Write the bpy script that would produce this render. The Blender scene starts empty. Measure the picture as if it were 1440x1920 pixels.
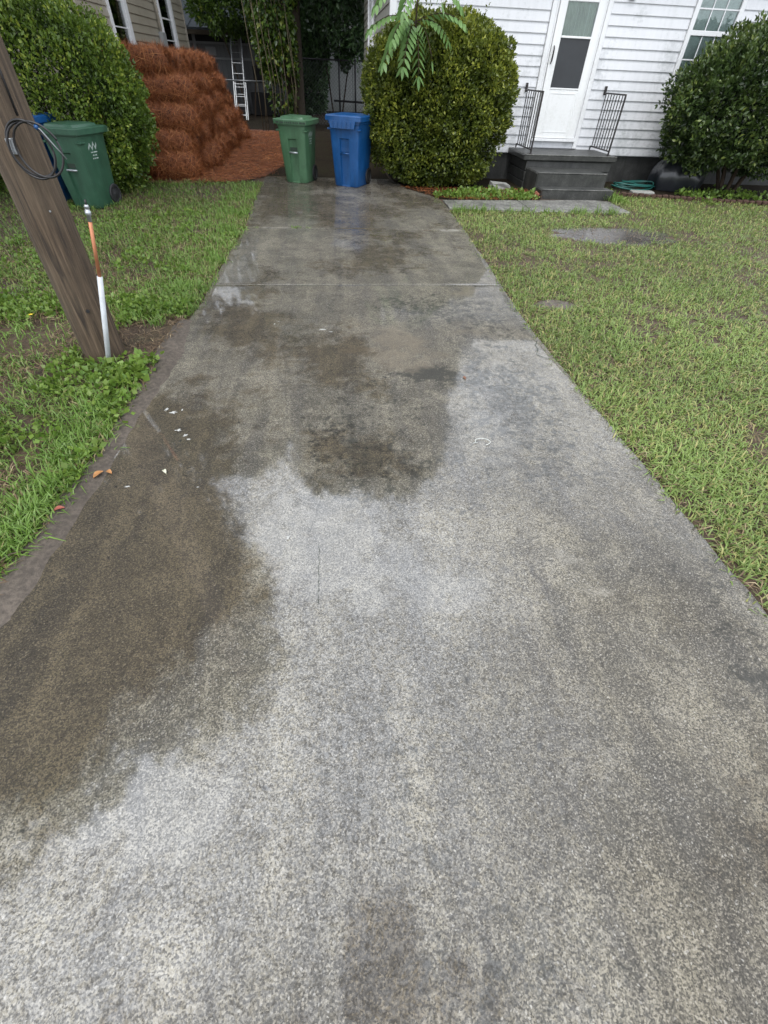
import bpy, bmesh, math, random
import numpy as np
from mathutils import Matrix, Vector

# ------------------------------------------------------------------ camera, world, sun, exposure
scene = bpy.context.scene
col = scene.collection
H = 1.62
def camera():
    p, r, y = math.radians(44.8), math.radians(2.6), math.radians(7.0)
    fw = Vector((math.sin(y)*math.cos(p), math.cos(y)*math.cos(p), -math.sin(p)))
    rt = Vector((math.cos(y), -math.sin(y), 0)); up = rt.cross(fw)
    R = rt*math.cos(r) + up*math.sin(r); U = -rt*math.sin(r) + up*math.cos(r)
    cd = bpy.data.cameras.new('camera'); cam = bpy.data.objects.new('camera', cd); col.objects.link(cam)
    cd.sensor_fit = 'VERTICAL'; cd.sensor_height = 24.0; cd.lens = 24.0*835.0/1920.0
    cd.clip_start = .02; cd.clip_end = 500
    M = Matrix((R, U, -fw)).transposed().to_4x4(); M.translation = (0, 0, H)
    cam.matrix_world = M; scene.camera = cam
camera()
SUN_EL, SUN_AZ = 62.0, 200.0            # behind the camera, high, veiled by cloud
def world():
    w = bpy.data.worlds.new('World'); scene.world = w; w.use_nodes = True
    nt = w.node_tree; nt.nodes.clear()
    out = nt.nodes.new('ShaderNodeOutputWorld'); bg = nt.nodes.new('ShaderNodeBackground')
    sky = nt.nodes.new('ShaderNodeTexSky'); sky.sky_type = 'NISHITA'; sky.sun_disc = False
    sky.sun_elevation = math.radians(SUN_EL); sky.sun_rotation = math.radians(SUN_AZ)
    sky.air_density = 1.0; sky.dust_density = 4.0; sky.ozone_density = 1.0
    hs = nt.nodes.new('ShaderNodeHueSaturation'); hs.inputs['Saturation'].default_value = .25
    mx = nt.nodes.new('ShaderNodeMix'); mx.data_type = 'RGBA'; mx.inputs[0].default_value = .65
    mx.inputs[7].default_value = (9.4, 10.0, 10.9, 1)          # even cloud deck
    nt.links.new(sky.outputs[0], hs.inputs['Color']); nt.links.new(hs.outputs[0], mx.inputs[6])
    nt.links.new(mx.outputs[2], bg.inputs[0]); bg.inputs[1].default_value = .10
    nt.links.new(bg.outputs[0], out.inputs[0])
world()
def sun():
    ld = bpy.data.lights.new('sun', 'SUN'); ld.energy = .6; ld.angle = math.radians(25); ld.color = (1, .97, .93)
    o = bpy.data.objects.new('sun', ld); col.objects.link(o)
    el, az = math.radians(SUN_EL), math.radians(SUN_AZ)
    d = Vector((math.sin(az)*math.cos(el), math.cos(az)*math.cos(el), math.sin(el)))
    o.rotation_euler = d.to_track_quat('Z', 'Y').to_euler()
sun()
scene.view_settings.view_transform = 'Standard'; scene.view_settings.look = 'None'
scene.view_settings.exposure = 1.35; scene.view_settings.gamma = 1.0
scene.cycles.max_bounces = 8; scene.cycles.transparent_max_bounces = 12
rng = np.random.default_rng(7); random.seed(7)

# ------------------------------------------------------------------ helpers
def tag(o, label=None, cat=None, group=None, kind=None):
    if label: o['label'] = label
    if cat: o['category'] = cat
    if group: o['group'] = group
    if kind: o['kind'] = kind
    return o
def empty(name, loc=(0,0,0), rz=0, label=None, cat=None, group=None):
    o = bpy.data.objects.new(name, None); col.objects.link(o)
    o.location = loc; o.rotation_euler = (0, 0, rz); o.empty_display_size = .1
    return tag(o, label, cat, group)
def wm(p):
    m = Matrix.LocRotScale(p.location, p.rotation_euler, p.scale)
    return m if p.parent is None else wm(p.parent) @ p.matrix_parent_inverse @ m
def link(name, me, parent=None, loc=(0,0,0), rot=(0,0,0), fix=False):
    """fix=True: the mesh / loc is in world space although it has a parent"""
    o = bpy.data.objects.new(name, me); col.objects.link(o)
    o.location = loc; o.rotation_euler = rot
    if parent is not None:
        o.parent = parent
        if fix:
            o.matrix_parent_inverse = wm(parent).inverted()
    return o
def copy_tree(o, parent=None):
    c = o.copy(); col.objects.link(c); c.parent = parent
    if parent is not None: c.matrix_parent_inverse = o.matrix_parent_inverse.copy()
    for ch in list(o.children): copy_tree(ch, c)
    return c
def np_mesh(name, V, T, mat, colors=None, smooth=False, attrs=None):
    V = np.asarray(V, np.float32).reshape(-1, 3); T = np.asarray(T, np.int32)
    k = T.shape[1]; me = bpy.data.meshes.new(name)
    me.vertices.add(len(V)); me.vertices.foreach_set('co', V.ravel())
    me.loops.add(T.size); me.loops.foreach_set('vertex_index', T.ravel())
    me.polygons.add(len(T)); me.polygons.foreach_set('loop_start', np.arange(0, T.size, k, dtype=np.int32))
    me.polygons.foreach_set('loop_total', np.full(len(T), k, np.int32))
    if smooth: me.polygons.foreach_set('use_smooth', np.ones(len(T), bool))
    me.update(calc_edges=True)
    if colors is not None:
        a = me.color_attributes.new('tint', 'FLOAT_COLOR', 'POINT'); c = np.ones((len(V), 4), np.float32); c[:, :3] = colors
        a.data.foreach_set('color', c.ravel())
    if attrs:
        for kname, arr in attrs.items():
            a = me.attributes.new(kname, 'FLOAT', 'POINT'); a.data.foreach_set('value', np.asarray(arr, np.float32))
    if mat: me.materials.append(mat)
    return me
class MB:
    def __init__(s): s.V = []; s.F = []
    def add(s, V, F):
        b = len(s.V); s.V += [tuple(v) for v in V]; s.F += [tuple(i+b for i in f) for f in F]; return s
    def box(s, x0, x1, y0, y1, z0, z1, c=0.0):
        if c <= 0:
            V = [(x,y,z) for z in (z0,z1) for y in (y0,y1) for x in (x0,x1)]
            return s.add(V, [(0,2,3,1),(4,5,7,6),(0,1,5,4),(2,6,7,3),(0,4,6,2),(1,3,7,5)])
        return s.loft([(z0, x0+c, x1-c, y0+c, y1-c), (z0+c, x0, x1, y0, y1), (z1-c, x0, x1, y0, y1), (z1, x0+c, x1-c, y0+c, y1-c)], c)
    def loft(s, secs, c=0.01):
        V = []; F = []
        for (z, a, b, d, e) in secs:
            V += [(a+c,d,z),(b-c,d,z),(b,d+c,z),(b,e-c,z),(b-c,e,z),(a+c,e,z),(a,e-c,z),(a,d+c,z)]
        n = 8
        for k in range(len(secs)-1):
            for i in range(n):
                j = (i+1) % n; F.append((k*n+i, k*n+j, (k+1)*n+j, (k+1)*n+i))
        F.append(tuple(reversed(range(n)))); F.append(tuple((len(secs)-1)*n+i for i in range(n)))
        return s.add(V, F)
    def rings(s, rings, cap=True):
        n = len(rings[0]); V = [v for r in rings for v in r]; F = []
        for k in range(len(rings)-1):
            for i in range(n):
                j = (i+1) % n; F.append((k*n+i, k*n+j, (k+1)*n+j, (k+1)*n+i))
        if cap: F.append(tuple(reversed(range(n)))); F.append(tuple((len(rings)-1)*n+i for i in range(n)))
        return s.add(V, F)
    def tube(s, pts, r, n=8, cap=True):
        pts = [Vector(p) for p in pts]; rr = r if hasattr(r, '__len__') else [r]*len(pts)
        t0 = (pts[1]-pts[0]).normalized(); a = Vector((0,0,1)) if abs(t0.z) < .9 else Vector((1,0,0))
        u = t0.cross(a).normalized(); rings = []
        for i, p in enumerate(pts):
            t = (pts[min(i+1, len(pts)-1)]-pts[max(i-1, 0)]).normalized()
            u = (u - t*u.dot(t)).normalized(); v = t.cross(u)
            rings.append([p + (u*math.cos(k*2*math.pi/n) + v*math.sin(k*2*math.pi/n))*rr[i] for k in range(n)])
        return s.rings(rings, cap)
    def mesh(s, name, mat, smooth=False):
        me = bpy.data.meshes.new(name); me.from_pydata(s.V, [], s.F); me.update()
        if smooth: me.polygons.foreach_set('use_smooth', [True]*len(me.polygons))
        me.materials.append(mat)
        bm = bmesh.new(); bm.from_mesh(me); bmesh.ops.recalc_face_normals(bm, faces=bm.faces); bm.to_mesh(me); bm.free()
        return me
    def build(s, name, mat, parent=None, fix=False, smooth=False, loc=(0,0,0), rot=(0,0,0)):
        return link(name, s.mesh(name, mat, smooth), parent, loc, rot, fix)
def autosmooth(o, ang=40):
    me = o.data
    try: me.shade_smooth(); me.set_sharp_from_angle(angle=math.radians(ang))
    except Exception: pass
    return o
# --- value noise for numpy
def _h(ix, iy, iz, seed):
    n = (ix*374761393 + iy*668265263 + iz*2147483647 + seed*1274126177) & 0xffffffff
    n = ((n ^ (n >> 13)) * 1274126177) & 0xffffffff
    n = n ^ (n >> 16)
    return (n & 0xffff)/65535.0
def vnoise(p, seed=0):
    p = np.asarray(p, float); f = np.floor(p).astype(np.int64); t = p - f; t = t*t*(3-2*t); r = 0
    for dx in (0,1):
        for dy in (0,1):
            for dz in (0,1):
                w = (t[:,0] if dx else 1-t[:,0])*(t[:,1] if dy else 1-t[:,1])*(t[:,2] if dz else 1-t[:,2])
                r = r + w*_h(f[:,0]+dx, f[:,1]+dy, f[:,2]+dz, seed)
    return r
def fbm(x, y, z=None, s=1.0, oct=4, seed=0):
    z = np.zeros_like(x) if z is None else z; a = .5; tot = 0; r = 0
    for o in range(oct):
        r = r + a*vnoise(np.stack([x*s, y*s, z*s], 1) + 17.3*o, seed+o); tot += a; a *= .5; s *= 2.03
    return r/tot
def sstep(a, b, x):
    t = np.clip((x-a)/(b-a), 0, 1); return t*t*(3-2*t)

# ------------------------------------------------------------------ materials
class NT:
    def __init__(s, name):
        s.m = bpy.data.materials.new(name); s.m.use_nodes = True; s.t = s.m.node_tree
        s.b = s.t.nodes['Principled BSDF']; s.out = s.t.nodes['Material Output']
    def node(s, ty, **kw):
        n = s.t.nodes.new('ShaderNode'+ty)
        for k, v in kw.items(): setattr(n, k, v)
        return n
    def put(s, sock, v):
        if isinstance(v, bpy.types.NodeSocket): s.t.links.new(v, sock)
        elif v is not None:
            if hasattr(v, '__len__') and len(v) == 3 and sock.type == 'RGBA': v = (*v, 1)
            sock.default_value = v
    def pos(s): return s.node('NewGeometry').outputs['Position']
    def obj(s): return s.node('TexCoord').outputs['Object']
    def scale(s, v, sc):
        n = s.node('Mapping'); s.put(n.inputs[0], v); n.inputs['Scale'].default_value = sc; return n.outputs[0]
    def noise(s, v, sc, det=4, rough=.55, dist=0, out=0):
        n = s.node('TexNoise'); s.put(n.inputs['Vector'], v); n.inputs['Scale'].default_value = sc
        n.inputs['Detail'].default_value = det; n.inputs['Roughness'].default_value = rough; n.inputs['Distortion'].default_value = dist
        return n.outputs[out]
    def voro(s, v, sc, out='Distance', feat='F1'):
        n = s.node('TexVoronoi', feature=feat); s.put(n.inputs['Vector'], v); n.inputs['Scale'].default_value = sc; return n.outputs[out]
    def ramp(s, f, stops, interp='LINEAR'):
        n = s.node('ValToRGB'); s.put(n.inputs[0], f); e = n.color_ramp.elements; n.color_ramp.interpolation = interp
        while len(e) < len(stops): e.new(.5)
        for i, (p, c) in enumerate(stops):
            e[i].position = p; e[i].color = (*c, 1) if hasattr(c, '__len__') else (c, c, c, 1)
        return n.outputs[0]
    def mix(s, f, a, b, mode='MIX'):
        n = s.node('Mix', data_type='RGBA', blend_type=mode); s.put(n.inputs[0], f); s.put(n.inputs[6], a); s.put(n.inputs[7], b); return n.outputs[2]
    def math(s, op, a, b=None, clamp=False):
        n = s.node('Math', operation=op, use_clamp=clamp); s.put(n.inputs[0], a)
        if b is not None: s.put(n.inputs[1], b)
        return n.outputs[0]
    def sep(s, v):
        n = s.node('SeparateXYZ'); s.put(n.inputs[0], v); return n.outputs
    def attr(s, name, out='Fac'):
        n = s.node('Attribute', attribute_name=name); return n.outputs[out]
    def rnd(s): return s.node('ObjectInfo').outputs['Random']
    def bump(s, h, strength=.3, dist=.01, normal=None):
        n = s.node('Bump'); s.put(n.inputs['Height'], h); n.inputs['Strength'].default_value = strength; n.inputs['Distance'].default_value = dist
        if normal is not None: s.put(n.inputs['Normal'], normal)
        return n.outputs[0]
    def set(s, **kw):
        for k, v in kw.items(): s.put(s.b.inputs[k.replace('_', ' ')], v)
        return s.m
def plain(name, c, rough=.6, spec=.5, metal=0, var=.18, sc=8, bump=0, bsc=60, wet=0):
    n = NT(name); v = n.obj(); f = n.noise(v, sc, 5)
    d = tuple(x*(1-var) for x in c); l = tuple(min(1, x*(1+var)) for x in c)
    colr = n.ramp(f, [(.25, d), (.75, l)])
    kw = dict(Base_Color=colr, Roughness=n.math('ADD', n.math('MULTIPLY', f, .2), rough-.1), Metallic=metal)
    n.set(**kw); n.b.inputs['Specular IOR Level'].default_value = spec
    if bump: n.set(Normal=n.bump(n.noise(v, bsc, 4), bump, .01))
    if wet: n.b.inputs['Coat Weight'].default_value = wet; n.b.inputs['Coat Roughness'].default_value = .12
    return n.m
def leaf_mat(name, dark, light, tip, rough=.38, trans=.25):
    n = NT(name); t = n.attr('tint', 'Color'); s = n.node('SeparateColor'); n.put(s.inputs[0], t)
    c = n.mix(s.outputs[0], dark, light); c = n.mix(s.outputs[1], c, tip)
    n.set(Base_Color=c, Roughness=rough); n.b.inputs['Specular IOR Level'].default_value = .4
    tr = n.node('BsdfTranslucent'); n.put(tr.inputs[0], n.mix(.5, c, light)); ms = n.node('MixShader'); ms.inputs[0].default_value = trans
    n.t.links.new(n.b.outputs[0], ms.inputs[1]); n.t.links.new(tr.outputs[0], ms.inputs[2]); n.t.links.new(ms.outputs[0], n.out.inputs[0])
    return n.m

def mat_concrete():
    n = NT('wet_concrete'); p = n.pos()
    damp_reflect, algae, silt, pale = (n.attr(k) for k in ('damp_reflect', 'algae', 'silt', 'pale'))
    aggv = n.sep(n.voro(p, 210, 'Color'))[0]; pool = n.attr('pool')
    wob = n.node('Mix', data_type='VECTOR'); wob.inputs[0].default_value = .16; n.put(wob.inputs[4], p); n.put(wob.inputs[5], n.noise(p, 3.5, 4, .6, 0, 1)); q = wob.outputs[1]
    cell = n.sep(n.voro(p, 225, 'Color'))[0]; cell2 = n.sep(n.voro(p, 150, 'Color'))[1]
    grain = n.math('ADD', n.math('MULTIPLY', n.noise(p, 185, 2, .75), .62), n.math('MULTIPLY', cell, .38)); grain2 = n.math('ADD', n.math('MULTIPLY', n.noise(p, 100, 3, .75), .7), n.math('MULTIPLY', cell2, .3))
    mid = n.noise(q, 16, 6, .65); big = n.noise(q, 2.4, 7, .66, .6); streak = n.noise(n.scale(q, (6.5, .55, 1)), 1.1, 6, .62, .35); band = n.noise(n.scale(q, (.9, 4.0, 1)), 1.5, 5, .6)
    c = n.ramp(big, [(.34, (.074, .064, .046)), (.5, (.135, .119, .088)), (.64, (.205, .183, .138))])
    c = n.mix(n.ramp(streak, [(.40, .95), (.51, 0.0)]), c, (.066, .059, .049))
    c = n.mix(n.ramp(streak, [(.55, 0.0), (.65, .5)]), c, (.27, .243, .182))
    c = n.mix(n.ramp(band, [(.52, .0), (.66, .36)]), c, (.26, .235, .185))
    c = n.mix(n.ramp(mid, [(.46, 0.0), (.66, .5)]), c, (.10, .09, .072))
    patchy = n.noise(q, 5.5, 9, .74, .4)
    c = n.mix(n.ramp(patchy, [(.38, .75), (.47, 0.0)]), c, (.070, .063, .050))
    c = n.mix(n.ramp(patchy, [(.53, 0.0), (.62, .40)]), c, (.28, .252, .188))
    # sandy aggregate
    c = n.mix(n.ramp(grain, [(.34, .85), (.52, 0.0)]), c, (.030, .027, .022))
    c = n.mix(n.ramp(grain, [(.56, 0.0), (.74, .6)]), c, (.33, .30, .245))
    c = n.mix(n.ramp(grain2, [(.36, .6), (.48, 0.0)]), c, (.04, .036, .03))
    c = n.mix(n.ramp(aggv, [(.97, .0), (.995, .5)]), c, (.42, .40, .36))
    # dark lichen flecks
    fl = n.math('ADD', n.math('MULTIPLY', n.noise(p, 26, 5, .75), .6), n.math('MULTIPLY', n.noise(p, 9, 4, .6), .4)); fm = n.math('ADD', n.math('MULTIPLY', fl, .75), n.math('MULTIPLY', algae, .40))
    c = n.mix(n.ramp(fm, [(.47, 0.0), (.53, .85)]), c, (.026, .025, .02))
    vd = n.node('TexVoronoi'); n.put(vd.inputs['Vector'], q); vd.inputs['Scale'].default_value = 11; pit = n.math('MULTIPLY', n.ramp(vd.outputs['Distance'], [(.07, 1.0), (.13, 0.0)]), n.ramp(n.sep(vd.outputs['Color'])[0], [(.80, 0.0), (.84, .85)]))
    c = n.mix(pit, c, (.022, .021, .018))
    sm = n.math('ADD', silt, n.math('MULTIPLY', n.math('SUBTRACT', n.noise(q, 4.5, 6, .65), .5), 1.5))
    c = n.mix(n.ramp(sm, [(.42, 0.0), (.72, .62)]), c, n.mix(n.ramp(grain, [(.4, .35), (.6, 0.0)]), (.165, .137, .098), (.08, .066, .046)))
    pm = n.math('ADD', pale, n.math('MULTIPLY', n.math('SUBTRACT', n.noise(q, 7, 7, .7), .5), 1.6))
    c = n.mix(n.ramp(pm, [(.48, 0.0), (.85, .7)]), c, n.mix(n.ramp(grain, [(.4, .4), (.6, 0.0)]), (.30, .28, .24), (.12, .11, .095)))
    dm = n.math('ADD', damp_reflect, n.math('MULTIPLY', n.math('SUBTRACT', n.noise(q, 6, 8, .74), .5), 1.5))
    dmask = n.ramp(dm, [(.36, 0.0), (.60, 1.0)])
    c = n.mix(n.math('MULTIPLY', dmask, .9), c, n.mix(1.0, c, (.46, .39, .28), 'MULTIPLY'))  # one tint darkens damp concrete and the painted tree reflections alike
    h = n.math('ADD', n.math('MULTIPLY', grain, .8), n.math('MULTIPLY', grain2, .6))
    wet = n.math('ADD', n.attr('wet'), n.math('MULTIPLY', n.math('SUBTRACT', n.noise(q, 3, 6, .62), .5), .9), True)
    n.set(Base_Color=c, Roughness=.8, Normal=n.bump(h, .6, .005))
    n.b.inputs['Coat IOR'].default_value = 2.45
    film = n.math('MULTIPLY', wet, n.math('MAXIMUM', n.ramp(n.math('ADD', n.math('MULTIPLY', n.noise(q, 120, 2, .7), .55), n.math('MULTIPLY', n.noise(q, 38, 4, .7), .45)), [(.43, .95), (.60, .22)]), n.ramp(n.math('ADD', pool, n.math('MULTIPLY', n.math('SUBTRACT', n.noise(q, 11, 7, .72), .5), 1.6)), [(.40, 0.0), (.75, 1.0)])))
    film = n.math('MULTIPLY', film, n.ramp(grain, [(.36, .62), (.54, 1.0)]))
    n.set(Coat_Weight=film, Coat_Roughness=n.ramp(wet, [(.25, .26), (.75, .025)]), Coat_Normal=n.bump(n.math('ADD', n.math('MULTIPLY', h, .5), mid), .016, .004))
    return n.m
def mat_old_concrete(name, dark, light, bands=True):
    n = NT(name); p = n.pos(); f = n.noise(p, 3.6, 8, .72, .5); g = n.noise(p, 60, 4, .7)
    c = n.ramp(f, [(.38, dark), (.62, light)]); c = n.mix(n.ramp(g, [(.4, .5), (.55, 0.0)]), c, tuple(x*.5 for x in dark))
    st = n.noise(n.scale(p, (9, 9, 1.2)), 2, 5, .6)
    c = n.mix(n.ramp(st, [(.45, .0), (.62, .6)]), c, (.018, .02, .016))
    n.set(Base_Color=c, Roughness=.7, Normal=n.bump(n.math('ADD', g, f), .5, .01)); n.b.inputs['Coat Weight'].default_value = .35; n.b.inputs['Coat Roughness'].default_value = .25
    return n.m
def mat_soil(name, cols, wet=.2):
    n = NT(name); p = n.pos(); f = n.noise(p, 1.7, 6, .65); g = n.noise(p, 35, 5, .7)
    c = n.ramp(f, [(.3, cols[0]), (.5, cols[1]), (.7, cols[2])]); c = n.mix(n.ramp(g, [(.4, .6), (.6, 0.0)]), c, tuple(x*.45 for x in cols[0]))
    n.set(Base_Color=c, Roughness=.85, Normal=n.bump(g, .8, .02)); n.b.inputs['Coat Weight'].default_value = wet; n.b.inputs['Coat Roughness'].default_value = .35
    return n.m
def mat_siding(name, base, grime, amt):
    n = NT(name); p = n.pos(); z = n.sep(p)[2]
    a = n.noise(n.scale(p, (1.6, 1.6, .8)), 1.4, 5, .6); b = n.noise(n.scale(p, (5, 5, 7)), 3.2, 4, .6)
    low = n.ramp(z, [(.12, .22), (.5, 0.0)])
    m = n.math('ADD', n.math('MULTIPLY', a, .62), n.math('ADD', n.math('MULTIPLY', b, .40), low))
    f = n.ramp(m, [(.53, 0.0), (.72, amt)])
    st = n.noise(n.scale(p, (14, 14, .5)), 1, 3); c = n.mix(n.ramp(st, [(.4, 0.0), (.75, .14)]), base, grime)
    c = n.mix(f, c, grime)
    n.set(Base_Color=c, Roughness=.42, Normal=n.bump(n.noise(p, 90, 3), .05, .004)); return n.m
def mat_pole():
    n = NT('weathered_pole_wood'); p = n.pos(); q = n.scale(p, (1, 1, .05))
    f = n.noise(q, 55, 6, .65, .3); g = n.noise(p, 2.2, 5, .6); s = n.noise(q, 22, 4, .6, .5)
    c = n.ramp(f, [(.32, (.022, .014, .008)), (.5, (.066, .044, .026)), (.70, (.135, .094, .060))])
    c = n.mix(n.ramp(g, [(.4, 0.0), (.7, .55)]), c, (.11, .084, .056))
    c = n.mix(n.ramp(s, [(.34, .9), (.43, 0.0)]), c, (.02, .013, .008))
    n.set(Base_Color=c, Roughness=.75, Normal=n.bump(n.math('ADD', f, n.math('MULTIPLY', s, 1.5)), .7, .012)); return n.m
def mat_glass(name='window_glass'):
    n = NT(name); g = n.node('BsdfGlossy'); g.inputs['Roughness'].default_value = .03
    t = n.node('BsdfTransparent'); t.inputs[0].default_value = (.86, .92, .90, 1); fr = n.node('Fresnel'); fr.inputs[0].default_value = 1.6
    w = n.noise(n.pos(), 1.5, 2); n.put(g.inputs['Normal'], n.bump(w, .02, .05))
    m = n.node('MixShader'); n.t.links.new(fr.outputs[0], m.inputs[0]); n.t.links.new(t.outputs[0], m.inputs[1]); n.t.links.new(g.outputs[0], m.inputs[2])
    n.t.links.new(m.outputs[0], n.out.inputs[0]); return n.m
def mat_straw(name, a, b, c3):
    n = NT(name); t = n.attr('tint', 'Color'); s = n.node('SeparateColor'); n.put(s.inputs[0], t)
    c = n.mix(s.outputs[0], a, b); c = n.mix(s.outputs[1], c, c3); n.set(Base_Color=c, Roughness=.7); return n.m

M = {}
M['concrete'] = mat_concrete()
M['walk'] = mat_old_concrete('walkway_concrete', (.10, .097, .085), (.27, .26, .235))
M['step'] = mat_old_concrete('mildewed_step_concrete', (.014, .015, .013), (.055, .055, .05))
M['nosing'] = mat_old_concrete('worn_nosing_concrete', (.05, .05, .045), (.15, .15, .135))
M['block'] = mat_old_concrete('foundation_block', (.02, .021, .02), (.05, .05, .048))
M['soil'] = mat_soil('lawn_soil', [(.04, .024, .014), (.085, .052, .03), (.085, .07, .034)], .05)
M['mud'] = mat_soil('wet_mud', [(.04, .033, .028), (.08, .068, .06), (.13, .115, .10)], .9)
M['mud'].node_tree.nodes['Principled BSDF'].inputs['Coat Roughness'].default_value = .14
M['sand'] = mat_soil('wet_silt', [(.06, .047, .036), (.10, .080, .063), (.145, .118, .094)], .3)
M['litter'] = mat_soil('pine_litter', [(.06, .017, .006), (.12, .034, .011), (.20, .062, .02)], .1)
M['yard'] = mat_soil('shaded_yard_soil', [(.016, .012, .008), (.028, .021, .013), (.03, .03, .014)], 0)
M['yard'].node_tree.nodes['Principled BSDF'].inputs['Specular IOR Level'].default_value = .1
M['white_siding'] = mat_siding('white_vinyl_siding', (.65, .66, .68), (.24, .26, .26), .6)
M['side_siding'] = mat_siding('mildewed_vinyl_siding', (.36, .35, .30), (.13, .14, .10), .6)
M['beige_siding'] = mat_siding('beige_lap_siding', (.31, .28, .22), (.21, .185, .14), .6)
M['white_paint'] = mat_siding('white_trim_paint', (.73, .74, .75), (.44, .44, .42), .4)
M['beige_trim'] = mat_siding('beige_trim_paint', (.42, .385, .32), (.26, .23, .18), .5)
M['door'] = mat_siding('white_door_paint', (.76, .77, .77), (.5, .5, .46), .35)
M['glass'] = mat_glass()
M['dark_room'] = plain('dark_room', (.012, .012, .013), .8)
M['screen'] = plain('insect_screen', (.035, .038, .042), .55, .4, sc=3)
M['curtain'] = plain('curtain_cloth', (.46, .48, .43), .8, .2, sc=2.5)
M['blind'] = plain('blind_slat', (.62, .64, .62), .5)
M['iron'] = plain('black_wrought_iron', (.018, .014, .014), .45, .5, sc=20)
M['roof'] = plain('asphalt_shingle', (.06, .058, .056), .9, .2, sc=20, bump=.6)
M['pole'] = mat_pole()
M['green_plastic'] = plain('green_cart_plastic', (.052, .125, .062), .42, .5, var=.2, sc=3, bump=.05, bsc=200)
M['dark_green_plastic'] = plain('dark_green_cart_plastic', (.028, .085, .05), .42, .5, var=.2, sc=3, bump=.05, bsc=200)
M['blue_plastic'] = plain('blue_cart_plastic', (.004, .060, .195), .36, .5, var=.18, sc=3, bump=.05, bsc=200)
def scuffed(m, dirt, pale):
    nt = m.node_tree; b = nt.nodes['Principled BSDF']; src = b.inputs['Base Color'].links[0].from_socket
    def nz(sc, scale, det=5):
        mp = nt.nodes.new('ShaderNodeMapping'); tc = nt.nodes.new('ShaderNodeTexCoord'); nt.links.new(tc.outputs['Object'], mp.inputs[0]); mp.inputs['Scale'].default_value = sc
        t = nt.nodes.new('ShaderNodeTexNoise'); t.inputs['Scale'].default_value = scale; t.inputs['Detail'].default_value = det; t.inputs['Roughness'].default_value = .65; nt.links.new(mp.outputs[0], t.inputs['Vector']); return t.outputs[0]
    for (f, lo, hi, amt, colr) in ((nz((6, 6, .7), 2.2), .48, .70, .55, dirt), (nz((1, 1, 1), 26, 6), .60, .68, .35, pale), (nz((1, 1, 1), 3), .5, .75, .35, pale)):
        r = nt.nodes.new('ShaderNodeMapRange'); nt.links.new(f, r.inputs[0]); r.inputs[1].default_value = lo; r.inputs[2].default_value = hi; r.inputs[4].default_value = amt
        mx = nt.nodes.new('ShaderNodeMix'); mx.data_type = 'RGBA'; nt.links.new(r.outputs[0], mx.inputs[0]); nt.links.new(src, mx.inputs[6]); mx.inputs[7].default_value = (*colr, 1); src = mx.outputs[2]
    nt.links.new(src, b.inputs['Base Color'])
scuffed(M['green_plastic'], (.025, .05, .028), (.10, .19, .11)); scuffed(M['dark_green_plastic'], (.016, .042, .026), (.06, .14, .09)); scuffed(M['blue_plastic'], (.006, .034, .10), (.03, .12, .28))
M['rubber'] = plain('black_rubber', (.012, .012, .013), .6)
M['mark'] = plain('white_print', (.34, .40, .37), .6)
M['emboss'] = plain('dark_emboss', (.015, .03, .018), .6)
M['cable'] = plain('dark_cable', (.012, .011, .012), .45)
M['galv'] = plain('galvanised_steel', (.42, .44, .46), .38, .5, .7, sc=15)
M['alum'] = plain('aluminium', (.22, .23, .24), .35, .5, .6, sc=15)
M['pvc'] = plain('grey_white_conduit', (.46, .48, .50), .45, sc=12)
M['copper'] = plain('copper_pipe', (.42, .17, .085), .45, .5, .35, sc=25)
M['tarp'] = plain('black_tarp', (.014, .016, .02), .38, .5, sc=6, bump=.3, bsc=14, wet=.4)
M['hose'] = plain('teal_hose', (.01, .09, .075), .4)
M['brick'] = plain('red_brick', (.20, .075, .045), .85, .3, sc=25, bump=.5)
M['edging'] = plain('dark_brick', (.06, .034, .024), .85, .3, sc=25, bump=.5)
M['chunk'] = plain('broken_concrete', (.26, .26, .24), .85, .3, sc=14, bump=.5)
M['bark'] = plain('dark_bark', (.045, .036, .026), .9, .2, sc=10, bump=.8, bsc=20)
M['stem'] = plain('shrub_stem', (.05, .036, .026), .9, .2, sc=30)
M['vine'] = plain('dry_vine', (.10, .085, .055), .9, .2, sc=30)
M['shed'] = mat_siding('weathered_shed_boards', (.10, .105, .11), (.03, .032, .032), .8)
M['shed_trim'] = mat_siding('weathered_shed_trim', (.17, .175, .18), (.06, .06, .06), .7)
M['panel'] = mat_siding('grey_garage_panel', (.30, .315, .31), (.15, .16, .15), .6)
M['rust_metal'] = plain('old_metal_roofing', (.045, .052, .058), .9, .1, 0, sc=3)
M['wire'] = plain('fence_wire', (.10, .105, .11), .5, .5, .6)
M['pipe_dark'] = plain('dark_fence_pipe', (.035, .035, .038), .5, .5, .4)
M['splash'] = plain('white_splash', (.40, .40, .38), .7, sc=40)
M['rust'] = plain('rust_stain', (.16, .075, .045), .8, sc=30)
M['thread'] = plain('white_thread', (.62, .64, .60), .6)
M['dead_leaf'] = plain('dead_leaf', (.34, .16, .055), .6, sc=40)
M['red_leaf'] = plain('red_leaf', (.27, .075, .05), .6, sc=40)
M['pale_leaf'] = plain('pale_leaf', (.50, .50, .38), .6, sc=40)
M['flower'] = plain('yellow_flower', (.62, .46, .03), .6)
M['lawn'] = leaf_mat('lawn_blades', (.085, .150, .027), (.235, .345, .088), (.40, .35, .14), .42, .3)
M['lush'] = leaf_mat('lush_blades', (.065, .14, .020), (.165, .29, .05), (.27, .23, .10), .40, .3)
M['clover'] = leaf_mat('weed_leaves', (.06, .13, .016), (.165, .275, .045), (.22, .22, .05), .42, .3)
M['hedge'] = leaf_mat('privet_leaves', (.024, .052, .009), (.15, .23, .034), (.36, .41, .06), .34)
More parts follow.
